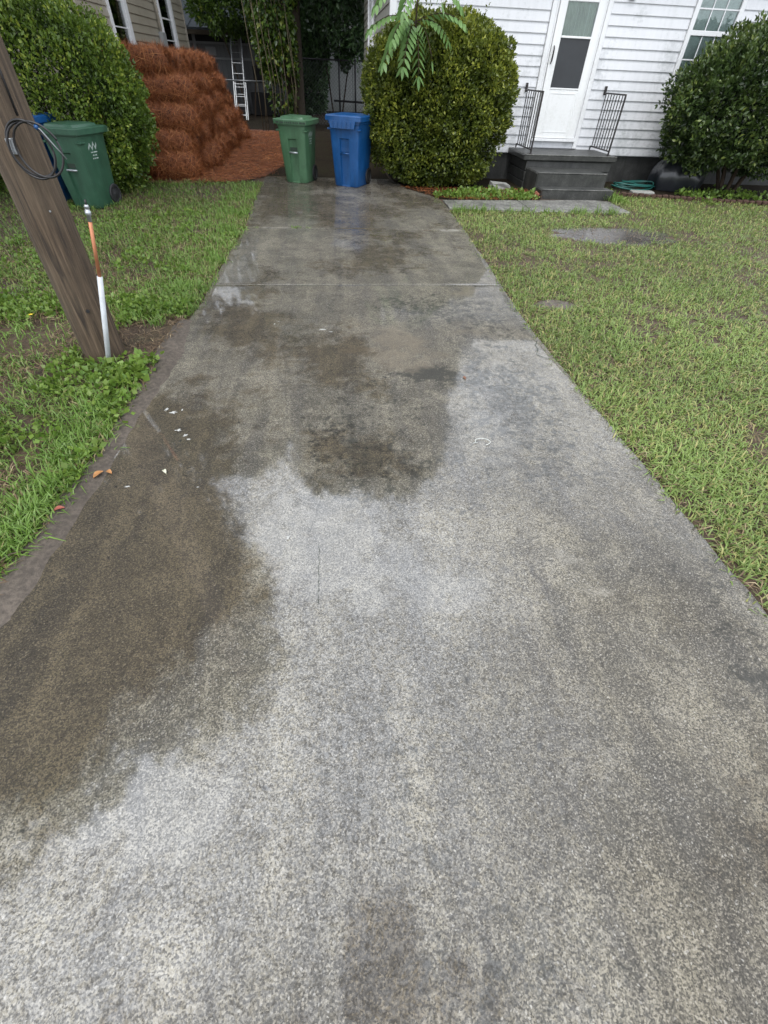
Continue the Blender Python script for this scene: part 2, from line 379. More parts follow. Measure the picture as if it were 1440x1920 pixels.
M['boxbush'] = leaf_mat('bush_leaves', (.020, .038, .007), (.135, .170, .024), (.36, .38, .055), .34)
M['camellia'] = leaf_mat('glossy_shrub_leaves', (.018, .038, .012), (.07, .11, .028), (.18, .22, .05), .28)
M['frond'] = leaf_mat('sapling_leaves', (.11, .22, .06), (.18, .31, .105), (.23, .36, .14), .4, .35)
M['ivy'] = leaf_mat('ivy_leaves', (.02, .05, .009), (.09, .155, .02), (.24, .27, .04), .36)
M['tree'] = leaf_mat('tree_leaves', (.018, .045, .016), (.06, .115, .036), (.09, .15, .06), .45)
M['thatch'] = mat_straw('dry_thatch', (.07, .042, .022), (.17, .115, .06), (.34, .27, .16))
M['needles'] = mat_straw('pine_straw', (.10, .026, .006), (.32, .098, .025), (.50, .21, .07))

# ------------------------------------------------------------------ foliage and blade builders
def leaf_mesh(name, P, N, size, mat, tint, aspect=.5, fold=.25, up=.3, droop=0.0):
    """one folded diamond per point; N = outward direction"""
    n = len(P); size = np.broadcast_to(size, (n,))
    d = N*.6 + rng.normal(0, .55, (n,3)); d[:,2] += up - droop; d /= np.linalg.norm(d, axis=1)[:,None]+1e-9
    r = np.cross(d, N*.5 + rng.normal(0, .7, (n,3)) + np.array([0,0,.35])); r /= np.linalg.norm(r, axis=1)[:,None]+1e-9
    u = np.cross(r, d); s = size[:,None]
    V = np.stack([P, P + d*s*.45 + r*s*aspect*.5 + u*s*fold*aspect, P + d*s, P + d*s*.45 - r*s*aspect*.5 + u*s*fold*aspect], 1)
    b = np.arange(n)[:,None]*4; T = np.concatenate([b+np.array([[0,1,2]]), b+np.array([[0,2,3]])], 0)
    return np_mesh(name, V, T, mat, np.repeat(tint, 4, 0))
def super_shell(n, c, rx, ry, rz, e=2.6, depth=.35, lump=.16, lsc=2.2, seed=3):
    u = rng.normal(0, 1, (n,3)); u /= np.linalg.norm(u, axis=1)[:,None]
    k = (np.abs(u[:,0])**e + np.abs(u[:,1])**e + np.abs(u[:,2])**e)**(-1/e)
    s = u*k[:,None]; R = np.array([rx, ry, rz])
    nz = fbm(u[:,0]*1.5+5, u[:,1]*1.5+9, u[:,2]*1.5, lsc, 3, seed)-.5
    t = 1 + lump*2*nz; f = 1 - depth*rng.random(n)**2.2
    P = np.array(c) + s*R*(t*f)[:,None]
    N = s/R; N /= np.linalg.norm(N, axis=1)[:,None]
    return P, N, nz, f
def stems(c, base, n, spread, h, r0, parent, name='stem', mat='stem'):
    for i in range(n):
        a = i*2*math.pi/n + random.uniform(-.3,.3); q = spread*random.uniform(.5,1)
        p0 = Vector((base[0]+.12*math.cos(a), base[1]+.10*math.sin(a), -.05)); p1 = p0 + Vector((q*.3*math.cos(a), q*.25*math.sin(a), h*.4)); p2 = p0 + Vector((q*math.cos(a), q*.7*math.sin(a), h))
        mid = p1 + (p2-p1)*.5 + Vector((random.uniform(-.08,.08), random.uniform(-.08,.08), 0))
        MB().tube([p0, p1, mid, p2], [r0, r0*.8, r0*.6, r0*.25], 6).build(name, M[mat], parent, True)
def shrub(name, label, c, R, nleaf, lsize, mat, e=2.6, lump=.16, lsc=2.2, sprigs=0, seed=3, ylight=.25, hole=None, aspect=.5, depth=.38, cut=None, nstem=7):
    root = empty(name, (c[0], c[1], 0), 0, label, 'shrub')
    P, N, nz, f = super_shell(nleaf, c, *R, e=e, lump=lump, lsc=lsc, seed=seed, depth=depth)
    keep = P[:,2] > .03
    if hole is not None:
        d = np.linalg.norm((P-np.array(hole[0]))/np.array(hole[1]), axis=1); keep &= (d > 1) | (rng.random(len(P)) < .12)
    if cut is not None: keep &= cut(P)
    P, N, nz, f = P[keep], N[keep], nz[keep], f[keep]
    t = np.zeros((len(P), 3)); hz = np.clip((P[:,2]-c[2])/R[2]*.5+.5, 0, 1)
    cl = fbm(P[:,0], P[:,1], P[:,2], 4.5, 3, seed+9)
    t[:,0] = np.clip(rng.random(len(P))*.5 + (cl-.42)*1.5 + .22*hz + (f-.90)*2.2, 0, 1)  # lit top and shaded inside put into leaf tint, with paler new growth
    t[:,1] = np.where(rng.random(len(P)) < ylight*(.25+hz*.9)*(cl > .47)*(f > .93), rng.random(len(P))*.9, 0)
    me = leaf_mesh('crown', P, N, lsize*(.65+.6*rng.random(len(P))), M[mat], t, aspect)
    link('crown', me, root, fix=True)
    stems(c, c, nstem, R[0]*.75, c[2]+R[2]*.45, .035, root)
    if sprigs:
        for i in range(sprigs):
            SP, SN = [], []
            a = random.uniform(0, 2*math.pi); q = random.uniform(.2, .95); z = c[2] + R[2]*(1-abs(q)**2.6)**(1/2.6)*.95
            b = np.array([c[0]+R[0]*q*math.cos(a)*.95, c[1]+R[1]*q*math.sin(a)*.9, z]); L = random.uniform(.12, .34)
            d = np.array([math.cos(a)*.4*q+random.uniform(-.15,.15), math.sin(a)*.2, 1.0]); d /= np.linalg.norm(d)
            for k in range(int(L/.018)): SP.append(b + d*k*.018); SN.append(np.array([math.cos(k*2.4), math.sin(k*2.4), .3]))
            SP = np.array(SP); SN = np.array(SN); t = np.zeros((len(SP),3)); t[:,0] = .3+.6*rng.random(len(SP)); t[:,1] = .3*rng.random(len(SP))
            link('sprig', leaf_mesh('sprig', SP, SN, lsize*.8, M[mat], t, aspect), root, fix=True)
    return root
def blade_mesh(name, P, L, W, lean, mat, tint, az=None):
    n = len(P); az = rng.random(n)*2*math.pi if az is None else az
    d = np.stack([np.cos(az), np.sin(az), np.zeros(n)], 1); r = np.stack([-np.sin(az), np.cos(az), np.zeros(n)], 1)
    tw = rng.normal(0, .5, n)[:,None]; r = r + np.array([0,0,1])*tw*.5; r /= np.linalg.norm(r, axis=1)[:,None]
    up = np.array([0,0,1.]); L = L[:,None]; W = W[:,None]; lean = lean[:,None]
    m = P + (up*(1-lean*.55) + d*lean*.55)*L*.55
    tip = m + (up*np.clip(.9-lean*1.15, -.45, 1) + d*(.25+lean*.9))*L*.5
    V = np.stack([P - r*W*.4, P + r*W*.4, m - r*W*.5, m + r*W*.5, tip], 1)
    b = np.arange(n)[:,None]*5; T = np.concatenate([b+np.array([[0,1,3]]), b+np.array([[0,3,2]]), b+np.array([[2,3,4]])], 0)
    return np_mesh(name, V, T, mat, np.repeat(tint, 5, 0))

# ------------------------------------------------------------------ ground, driveway, walkway
LY = np.array([-6, .6, 1.25, 2.0, 2.9, 3.7, 4.6, 5.6, 7.2, 9.3, 11.4]); LX = np.array([-1.72, -1.60, -1.46, -1.36, -1.33, -1.33, -1.27, -1.27, -1.22, -1.30, -1.34])
RY = np.array([-6, .9, 2.2, 3.2, 4.0, 5.0, 7.4, 8.8, 11.4]); RX = np.array([1.86, 1.80, 1.78, 1.745, 1.735, 1.79, 1.90, 1.94, 1.94])
def lx(y): return np.interp(y, LY, LX)
def rx(y): return np.interp(y, RY, RX)
def ground():
    n = 140; t = np.linspace(-1, 1, n); g = np.sign(t)*np.abs(t)**2.6*90; X, Y = np.meshgrid(g, g+6)
    x, y = X.ravel(), Y.ravel(); z = -.022 + .016*(fbm(x, y, None, .8, 3, 4)-.5)
    i = np.arange(n-1)[:,None]*n + np.arange(n-1)[None]; i = i.ravel(); T = np.stack([i, i+1, i+n+1, i+n], 1)
    o = link('ground', np_mesh('ground', np.stack([x,y,z],1), T, M['soil'], smooth=True))
    tag(o, 'brown soil of the front yards under the grass', 'ground', kind='structure')
ground()
def slab_attrs(x, y):
    def blob(cx, cy, ax, ay, rot=0):
        c, s = math.cos(rot), math.sin(rot); u = ((x-cx)*c + (y-cy)*s)/ax; v = (-(x-cx)*s + (y-cy)*c)/ay
        return np.exp(-(u*u+v*v)*1.1)
    x0, y0 = x, y
    x = x0 + .5*(fbm(x0, y0, None, 1.7, 4, 51)-.5); y = y0 + .6*(fbm(x0+7, y0, None, 1.7, 4, 52)-.5)
    w = fbm(x0, y0, None, 1.3, 5, 21)-.5
    damp_reflect = np.clip(1.0*blob(-1.02, 1.25, .50, .62, .25) + .9*blob(-1.35, .78, .42, .34) + .8*blob(-1.05, 2.2, .50, .9) + .62*blob(.30, 2.2, .60, .42) + .55*blob(0, 3.3, .7, .6) + .65*blob(.45, 5.9, .8, .7) + .55*sstep(4.6, 9, y) + .5*blob(-.9, 4.3, .5, 1.8) + 1.1*blob(.05, -.02, .08, .12)+ 1.1*blob(-.17, -.09, .05, .07) + .26*(1-sstep(-.1, .75, y)) + .12*sstep(.2, 1.4, x)*(1-sstep(1.2, 2.2, y)) + w*1.0, 0, 1)  # damp and stains, plus dark tree reflections painted as darker concrete
    algae = np.clip(.20*blob(.1, 2.6, .65, .8) + .18*blob(.6, 2.0, .8, .6) + .35*blob(1.3, 2.8, .5, 1.2) + .22*blob(.15, .4, .5, .35) + .20*blob(.5, -.15, .7, .35) + .5*blob(.75, 3.1, .18, .14) + .4*blob(.9, 4.4, .7, .5) + .3*blob(1.55, .6, .25, .6) + w*.4, 0, 1)
    silt = np.clip(.62*blob(.50, 3.35, .42, .36) + .55*blob(.75, 3.9, .9, .45) + .5*blob(1.2, 4.9, .6, .25) + .4*blob(0.5, 7.0, 1.0, .25) + w*.5, 0, 1)
    jn = fbm(x0, y0*0, None, 3, 4, 66)
    pale = np.clip(.55*blob(1.38, 3.3, .30, .8) + .45*blob(-.12, 3.87, .22, .10) + .40*blob(-.3, 1.55, .20, .20) + .5*blob(1.6, 7.0, .3, .8) + .55*np.exp(-((y0-5.02)/.05)**2)*sstep(.35, .6, jn) + .6*np.exp(-((y0-7.32)/.09)**2)*sstep(.35, .6, jn) + .40*blob(1.1, 1.2, .35, .18, -.9) + .36*blob(1.25, .75, .16, .5, .5) + .32*blob(.8, .55, .07, .6, .45) + w*.3, 0, 1)
    pool = np.clip(.68*blob(-.2, 1.45, .60, .45) + .6*blob(.5, 1.22, .36, .18) + .95*blob(-.75, .52, .55, .26) + .85*blob(1.0, 2.3, .24, .75) + .35*blob(-.6, 2.0, .3, .2) + .38*sstep(2.6, 6, y) + .10 + w*.8, 0, 1)
    wet = np.clip(.88 + .25*blob(-.2, 1.3, 1.2, .9) + .25*blob(-.9, .4, .7, .5) - .85*blob(1.35, .6, .8, 1.4) - .55*blob(.5, -.3, 1.5, .55) - .30*blob(.5, 3.4, .6, .6) - .2*blob(1.4, 3.3, .4, .9) + w*.5, 0, 1)
    return dict(damp_reflect=damp_reflect, algae=algae, silt=silt, pale=pale, wet=wet, pool=pool)
def slab(y0, y1, parent, gap=.0045, step=.03, x1=None):
    ny = max(2, int((y1-y0)/step)); nx = 100
    ys = np.linspace(y0+gap, y1-gap, ny); ys[1] = ys[0]+.007; ys[-2] = ys[-1]-.007; s = np.linspace(0, 1, nx); s[1] = .0025; s[-2] = .9975
    Yg = np.repeat(ys[:,None], nx, 1); L = lx(ys)[:,None]; R = (rx(ys) if x1 is None else np.vectorize(x1)(ys))[:,None]
    jag = (fbm(ys, ys*0, None, 5, 4, 31)-.5)*.035; jag2 = (fbm(ys, ys*0+9, None, 5, 4, 33)-.5)*.03
    Xg = L+jag[:,None] + (R+jag2[:,None]-L-jag[:,None])*s[None]
    x, y = Xg.ravel(), Yg.ravel()
    z = .006*(fbm(x, y, None, 1.1, 3, 5)-.5)
    edge = np.zeros((ny, nx)); edge[0] = edge[-1] = 1; edge[:,0] = edge[:,-1] = 1
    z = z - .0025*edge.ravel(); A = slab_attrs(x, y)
    i = (np.arange(ny-1)[:,None]*nx + np.arange(nx-1)[None]).ravel(); T = np.stack([i, i+1, i+nx+1, i+nx], 1)
    # skirt
    per = np.concatenate([np.arange(nx), np.arange(1, ny)*nx+nx-1, (ny-1)*nx+np.arange(nx-2, -1, -1), np.arange(ny-2, 0, -1)*nx])
    m = len(per); b = nx*ny; V = np.stack([x,y,z],1); V = np.concatenate([V, V[per], V[per]-np.array([0,0,.10])]); k = np.arange(m); kn = (k+1) % m
    T = np.concatenate([T, np.stack([b+k, b+m+k, b+m+kn, b+kn], 1)])
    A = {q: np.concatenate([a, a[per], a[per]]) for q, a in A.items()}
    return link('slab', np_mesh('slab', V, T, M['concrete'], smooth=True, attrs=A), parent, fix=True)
drive = empty('driveway', (0, 5, 0)); tag(drive, 'long wet concrete driveway with dark stains and tinted-in tree reflections between the lawns', 'driveway', kind='structure')
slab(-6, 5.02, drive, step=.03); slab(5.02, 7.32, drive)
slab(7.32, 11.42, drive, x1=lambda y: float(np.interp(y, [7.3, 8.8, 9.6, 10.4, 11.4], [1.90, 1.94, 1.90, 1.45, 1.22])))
def walkway():
    w = empty('walkway', (3.4, 9.2, 0)); tag(w, 'short concrete walk from the driveway to the front steps', 'path', kind='structure')
    for (x0, x1, f0, f1, b0, b1) in ((1.955, 3.35, 8.80, 8.66, 9.42, 9.52), (3.365, 5.12, 8.66, 8.62, 9.52, 9.72)):
        n = 26; V = []; F = []
        for i in range(n):
            t = i/(n-1); x = x0+(x1-x0)*t; f = f0+(f1-f0)*t + .02*math.sin(x*9); b = b0+(b1-b0)*t
            if x1 > 5: f += .35*max(0, t-.86)**1.2*6*.3; b -= .5*max(0, t-.80)*1.6
            V += [(x,f,-.004),(x,f+.02,.004),(x,b-.02,.006),(x,b,-.004),(x,b,-.08),(x,f,-.08)]
        for i in range(n-1):
            for k in range(6):
                a = i*6+k; c = i*6+(k+1) % 6; F.append((a, a+6, c+6, c))
        F += [tuple(range(6)), tuple(reversed(range((n-1)*6, n*6)))]
        MB().add(V, F).build('slab', M['walk'], w, True)
walkway()
def silt_strip():
    ys = np.linspace(.2, 4.1, 110); V = []; T = []; m = 9
    for y in ys:
        wi = (.0 + .17*float(fbm(np.array([y]), np.array([0.]), None, 1.6, 3, 8)[0]))*min(1, (4.1-y)/.6+.05)*(.8+.3*math.sin(y*2.2)); e = float(lx(y))
        for k in range(m):
            t = k/(m-1); V.append((e-.10+(wi+.16)*t + .008*math.sin(y*31+k), y, -.010 + .020*min(1, t*3.5) - .018*max(0, (t-.35)/.65)**1.5 + .0022*math.sin(y*23+k*2.1)*math.sin(y*7)))
    for i in range(len(ys)-1):
        for k in range(m-1): a = i*m+k; T.append((a, a+1, a+m+1, a+m))
    o = link('silt', np_mesh('silt', V, T, M['sand'], smooth=True)); tag(o, 'strip of wet mauve silt washed along the left driveway edge', 'silt', kind='stuff')
silt_strip()
def patch(name, c, ax, ay, z, mat, label, cat, kind, seed, n=60, dome=.0, rot=0, wob=.25):
    rings = 7; V = [(c[0], c[1], z+dome)]; F = []
    for r in range(1, rings+1):
        for k in range(n):
            a = k*2*math.pi/n; q = 1 + wob*(float(fbm(np.array([math.cos(a)*1.5+3]), np.array([math.sin(a)*1.5+3]), None, 1.4, 4, seed)[0])-.5)*2
            t = r/rings; dx, dy = ax*math.cos(a)*q*t, ay*math.sin(a)*q*t
            V.append((c[0]+dx*math.cos(rot)-dy*math.sin(rot), c[1]+dx*math.sin(rot)+dy*math.cos(rot), z + dome*(1-t*t) - (.012 if r == rings else 0)))
    for k in range(n): F.append((0, 1+k, 1+(k+1) % n))
    for r in range(rings-1):
        for k in range(n): a = 1+r*n+k; b = 1+r*n+(k+1) % n; F.append((a, a+n, b+n, b))
    o = MB().add(V, F).build(name, M[mat], smooth=True); tag(o, label, cat, kind=kind); return o
patch('mud_patch', (4.1, 7.22), .98, .50, -.010, 'mud', 'bare wet muddy hollow in the right lawn', 'mud', 'structure', 5, wob=.5)
patch('dirt_patch', (2.2, 4.5), .22, .13, -.008, 'sand', 'small brownish bare spot in the lawn by the driveway', 'soil', 'structure', 8)
patch('bare_soil', (-1.45, 3.75), .30, .42, -.012, 'soil', 'dark bare soil beside the foot of the utility pole', 'soil', 'structure', 11)
def sheet(name, pts, z, mat, label, cat, kind):
    o = MB().add([(x,y,z) for x,y in pts], [tuple(range(len(pts)))]).build(name, M[mat]); tag(o, label, cat, kind=kind); return o
sheet('pine_litter', [(-4.28,10.6),(-3.4,10.45),(-2.5,10.55),(-1.7,10.85),(-1.36,11.45),(-1.15,12.5),(-.9,15),(-1.0,18),(-1.6,20.5),(-4.28,20.9)], -.004, 'litter', 'reddish pine straw litter covering the ground by the bale stack', 'litter', 'structure')
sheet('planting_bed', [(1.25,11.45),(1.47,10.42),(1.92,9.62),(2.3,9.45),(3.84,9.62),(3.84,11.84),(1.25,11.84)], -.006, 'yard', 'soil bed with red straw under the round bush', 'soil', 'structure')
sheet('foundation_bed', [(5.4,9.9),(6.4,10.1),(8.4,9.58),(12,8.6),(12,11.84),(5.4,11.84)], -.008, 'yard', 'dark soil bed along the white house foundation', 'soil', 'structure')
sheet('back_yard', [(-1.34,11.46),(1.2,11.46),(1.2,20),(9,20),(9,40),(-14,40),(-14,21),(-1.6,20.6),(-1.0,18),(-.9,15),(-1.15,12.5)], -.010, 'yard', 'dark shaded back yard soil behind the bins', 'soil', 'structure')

# ------------------------------------------------------------------ houses
EXPO = .145
_bm = {}
def board_mesh(L, mat):
    k = (round(L, 3), mat)
    if k not in _bm:
        pr = [(0, 0), (-.024, .001), (-.025, .008), (-.006, EXPO+.004), (0, EXPO+.004)]
        V = [(x, y, z) for x in (0, L) for (y, z) in pr]
        F = [(i, (i+1) % 5, 5+(i+1) % 5, 5+i) for i in range(5)] + [(4,3,2,1,0), (5,6,7,8,9)]
        _bm[k] = MB().add(V, F).mesh('siding_board', M[mat])
    return _bm[k]
def siding(parent, origin, rz, z0, z1, spans, mat, holes):
    """boards run along local X from origin; holes = (a, b, zlo, zhi)"""
    nrow = int(round((z1-z0)/EXPO)); c, s = math.cos(rz), math.sin(rz)
    for r in range(nrow):
        z = z0 + r*EXPO; segs = list(spans)
        for (a, b, lo, hi) in holes:
            if z + EXPO*.6 > lo and z + EXPO*.4 < hi:
                ns = []
                for (p, q) in segs:
                    if b <= p or a >= q: ns.append((p, q))
                    else:
                        if a > p: ns.append((p, a))
                        if b < q: ns.append((b, q))
                segs = ns
        for (p, q) in segs:
            if q-p < .03: continue
            link('siding_board', board_mesh(q-p, mat), parent, (origin[0]+p*c, origin[1]+p*s, z), (0, 0, rz), True)
def gable_roof(parent, x0, x1, y0, y1, z, rise, over=.35, axis='x'):
    b = MB(); xo0, xo1, yo0, yo1 = x0-over, x1+over, y0-over, y1+over
    if axis == 'x':
        ym = (y0+y1)/2; V = [(xo0,yo0,z),(xo1,yo0,z),(xo1,yo1,z),(xo0,yo1,z),(xo0,ym,z+rise),(xo1,ym,z+rise)]
        F = [(0,1,5,4),(2,3,4,5),(0,4,3),(1,2,5),(0,3,2,1)]
    else:
        xm = (x0+x1)/2; V = [(xo0,yo0,z),(xo1,yo0,z),(xo1,yo1,z),(xo0,yo1,z),(xm,yo0,z+rise),(xm,yo1,z+rise)]
        F = [(1,2,5,4),(3,0,4,5),(0,1,4),(2,3,5),(0,3,2,1)]
    b.add(V, F).build('roof', M['roof'], parent, True)

HY = 11.85; HX0 = 1.17
wh = empty('white_house', (HX0, HY, 0), 0, 'white vinyl-sided house with front door and iron stair rails', 'house')
def white_house():
    MB().box(HX0+.02, 11.5, HY+.02, 20.0, .44, 3.34).build('wall', M['white_siding'], wh, True)
    MB().box(HX0+.06, 11.4, HY+.05, 19.9, -.1, .44).build('foundation', M['block'], wh, True)
    gable_roof(wh, HX0, 11.5, HY, 20.0, 3.36, 2.1)
    door_h = (4.09-HX0, 5.24-HX0, .0, 2.86); win_h = (6.815-HX0, 7.785-HX0, 1.54, 2.98)
    siding(wh, (HX0, HY+.018, 0), 0, .45, 3.34, [(.11, 10.2)], 'white_siding', [door_h, win_h])
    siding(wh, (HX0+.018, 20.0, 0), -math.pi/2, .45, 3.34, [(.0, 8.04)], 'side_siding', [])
    MB().box(HX0-.018, HX0+.105, HY-.012, HY+.017, .44, 3.34, .004).build('corner_trim', M['white_paint'], wh, True)
    MB().box(HX0-.018, HX0+.0, HY+.018, HY+.10, .44, 3.34, .004).build('corner_trim', M['white_paint'], wh, True)
    # downspout and conduits on the side wall
    for (y, r) in ((15.35, .035), (16.0, .022), (16.7, .045)):
        MB().tube([(HX0-.055, y, .2), (HX0-.055, y, 3.2)], r, 8).build('wall_pipe', M['white_paint'], wh, True, True)
    # small outlet box high on the front
    MB().box(5.50, 5.62, HY-.05, HY-.003, 2.66, 2.80, .006).build('outlet_box', M['shed_trim'], wh, True)
    # window
    wf = MB(); x0, x1, z0, z1 = 6.82, 7.78, 1.55, 2.97; t = .085
    y0, y1 = HY-.035, HY+.03
    wf.box(x0, x0+t, y0, y1, z0, z1, .006).box(x1-t, x1, y0, y1, z0, z1, .006).box(x0+t, x1-t, y0, y1, z0, z0+t*.85, .006).box(x0+t, x1-t, y0, y1, z1-t, z1, .006)
    w = wf.build('window', M['white_paint'], wh, True)
    MB().box(x0-.02, x1+.02, HY-.055, HY-.0345, z0-.02, z0+.02, .004).build('sill', M['white_paint'], w, True)
    zm = 2.30
    MB().box(x0+t, x1-t, HY-.022, HY+.012, zm-.035, zm+.035, .005).build('meeting_rail', M['white_paint'], w, True)
    for (a, b, yy) in ((zm+.035, z1-t, HY-.004), (z0+t*.85, zm-.035, HY+.008)):
        for i in (1, 2):
            xx = x0+t+(x1-x0-2*t)*i/3; MB().box(xx-.009, xx+.009, yy-.008, yy-.001, a, b).build('muntin', M['white_paint'], w, True)
        zz = (a+b)/2; MB().box(x0+t, x1-t, yy-.0095, yy-.0015, zz-.009, zz+.009).build('muntin', M['white_paint'], w, True)
        MB().box(x0+t, x1-t, yy, yy+.004, a, b).build('pane', M['glass'], w, True)
    bl = MB()
    for k in range(46):
        z = z0+t+.01+k*.027; bl.add([(x0+t,HY+.030,z),(x1-t,HY+.030,z),(x1-t,HY+.040,z+.031),(x0+t,HY+.040,z+.031)], [(0,1,2,3)])
    bl.build('blind', M['blind'], w, True)
    MB().box(x0+t-.01, x1-t+.01, HY+.05, HY+.06, z0, z1).build('room', M['dark_room'], w, True)
    # door with storm door
    d = MB().box(4.10, 4.19, HY-.03, HY+.03, .545, 2.85, .006).box(5.14, 5.23, HY-.03, HY+.03, .545, 2.85, .006).box(4.19, 5.14, HY-.03, HY+.03, 2.74, 2.85, .006).build('door', M['white_paint'], wh, True)
    for (a, b) in ((4.195, 4.225), (5.105, 5.135)):
        MB().box(a, b, HY-.018, HY+.02, .70, 2.735, .004).build('jamb', M['white_paint'], d, True)
    MB().box(4.19, 5.14, HY-.075, HY+.03, .655, .698, .006).build('threshold', M['white_paint'], d, True)
    MB().box(4.192, 5.138, HY-.012, HY+.03, .545, .654, .004).build('riser_board', M['white_siding'], d, True)
    s = MB(); X0, X1 = 4.232, 5.098
    s.box(X0, 4.375, HY-.040, HY-.010, .705, 2.73, .006).box(4.955, X1, HY-.040, HY-.010, .705, 2.73, .006)
    s.box(4.375, 4.955, HY-.040, HY-.010, .705, 1.445, .006).box(4.375, 4.955, HY-.040, HY-.010, 2.60, 2.73, .006)
    s.build('storm_door', M['door'], d, True)
    MB().box(4.41, 4.92, HY-.0445, HY-.0405, .80, .812).box(4.41, 4.92, HY-.0445, HY-.0405, 1.385, 1.397).box(4.41, 4.422, HY-.0445, HY-.0405, .812, 1.385).box(4.908, 4.92, HY-.0445, HY-.0405, .812, 1.385).build('panel_moulding', M['door'], d, True)
    MB().box(4.375, 4.955, HY-.045, HY-.012, 2.145, 2.175, .004).build('mid_rail', M['door'], d, True)
    MB().box(4.375, 4.955, HY-.045, HY-.012, 1.446, 1.470, .004).build('bottom_rail', M['door'], d, True)
    MB().box(4.375, 4.955, HY-.030, HY-.026, 1.470, 2.145).build('screen', M['screen'], d, True)
    MB().box(4.375, 4.955, HY-.034, HY-.030, 2.175, 2.60).build('pane', M['glass'], d, True)
    n = 40; V = []; F = []
    for i in range(n):
        x = 4.38+.57*i/(n-1); y = HY+.005+.012*math.sin(i*1.3)+.005*math.sin(i*.47); V += [(x,y,1.5),(x,y,2.6)]
    for i in range(n-1): F.append((2*i, 2*i+2, 2*i+3, 2*i+1))
    MB().add(V, F).build('curtain', M['curtain'], d, True, True)
    MB().box(4.30, 5.03, HY+.025, HY+.0295, .71, 2.70).build('inner_door', M['screen'], d, True)
    MB().tube([(4.275, HY-.04, 1.80), (4.272, HY-.085, 1.84), (4.272, HY-.09, 1.93), (4.275, HY-.085, 2.0), (4.278, HY-.04, 2.04)], [.009,.013,.014,.013,.008], 8).build('handle', M['iron'], d, True, True)
white_house()

# stoop and steps
st = empty('front_steps', (4.7, 10.8, 0), 0, 'mildew-blackened concrete stoop with two steps at the white door', 'steps')
def rough_box(b, x0, x1, y0, y1, z0, z1, c=.018): return b.box(x0, x1, y0, y1, z0, z1, c)
MB().box(3.76, 5.67, 10.76, HY+.03, .44, .535, .016).build('landing', M['step'], st, True)
for k, z in enumerate((-.05, .115, .28)):
    MB().box(3.84, 5.60, 10.80, HY, z, z+.155, .008).build('block_course', M['block'], st, True)
MB().box(3.86, 5.24, 10.10, 10.795, -.05, .34, .022).build('step', M['step'], st, True)
MB().box(3.88, 5.29, 9.77, 10.095, -.05, .135, .02).build('step', M['step'], st, True)
for (xa, xb, yy, zz) in ((3.87, 5.23, 10.10, .34), (3.89, 5.28, 9.77, .135), (3.77, 5.66, 10.76, .535)):
    MB().box(xa, xb, yy-.004, yy+.035, zz-.012, zz+.003, .006).build('worn_nosing', M['nosing'], st, True)
def railing(x, yf, yb, label):
    r = empty('stair_railing', (x, yf, .535), 0, label, 'railing', 'iron rails beside the front steps')
    zt, zb = 1.425, .60
    MB().box(x-.014, x+.014, yf-.014, yf+.014, .535, zt+.01, .003).build('post', M['iron'], r, True)
    MB().box(x-.030, x+.030, yf-.03, yf+.03, .536, .546, .003).build('base_plate', M['iron'], r, True)
    MB().box(x-.018, x+.018, yf+.015, yb, zt-.012, zt+.012, .003).build('top_rail', M['iron'], r, True)
    MB().box(x-.010, x+.010, yf+.015, yb+.02, zb-.010, zb+.010, .002).build('bottom_rail', M['iron'], r, True)
    MB().box(x-.02, x+.02, yb+.001, HY-.004, zt-.03, zt+.10, .004).build('wall_bracket', M['iron'], r, True)
    MB().box(x-.012, x+.012, yb+.002, yb+.022, zb-.06, zb-.011, .002).build('foot', M['iron'], r, True)
    n = 7
    for i in range(n):
        y = yf+.03+(yb-yf-.05)*(i+.7)/n
        MB().box(x-.007, x+.007, y-.007, y+.007, zb+.011, zt-.013).build('baluster', M['iron'], r, True)
railing(3.90, 10.84, 11.80, 'black iron stair railing between the round bush and the white door')
railing(5.53, 10.92, 11.80, 'black iron stair railing on the window side of the white door')

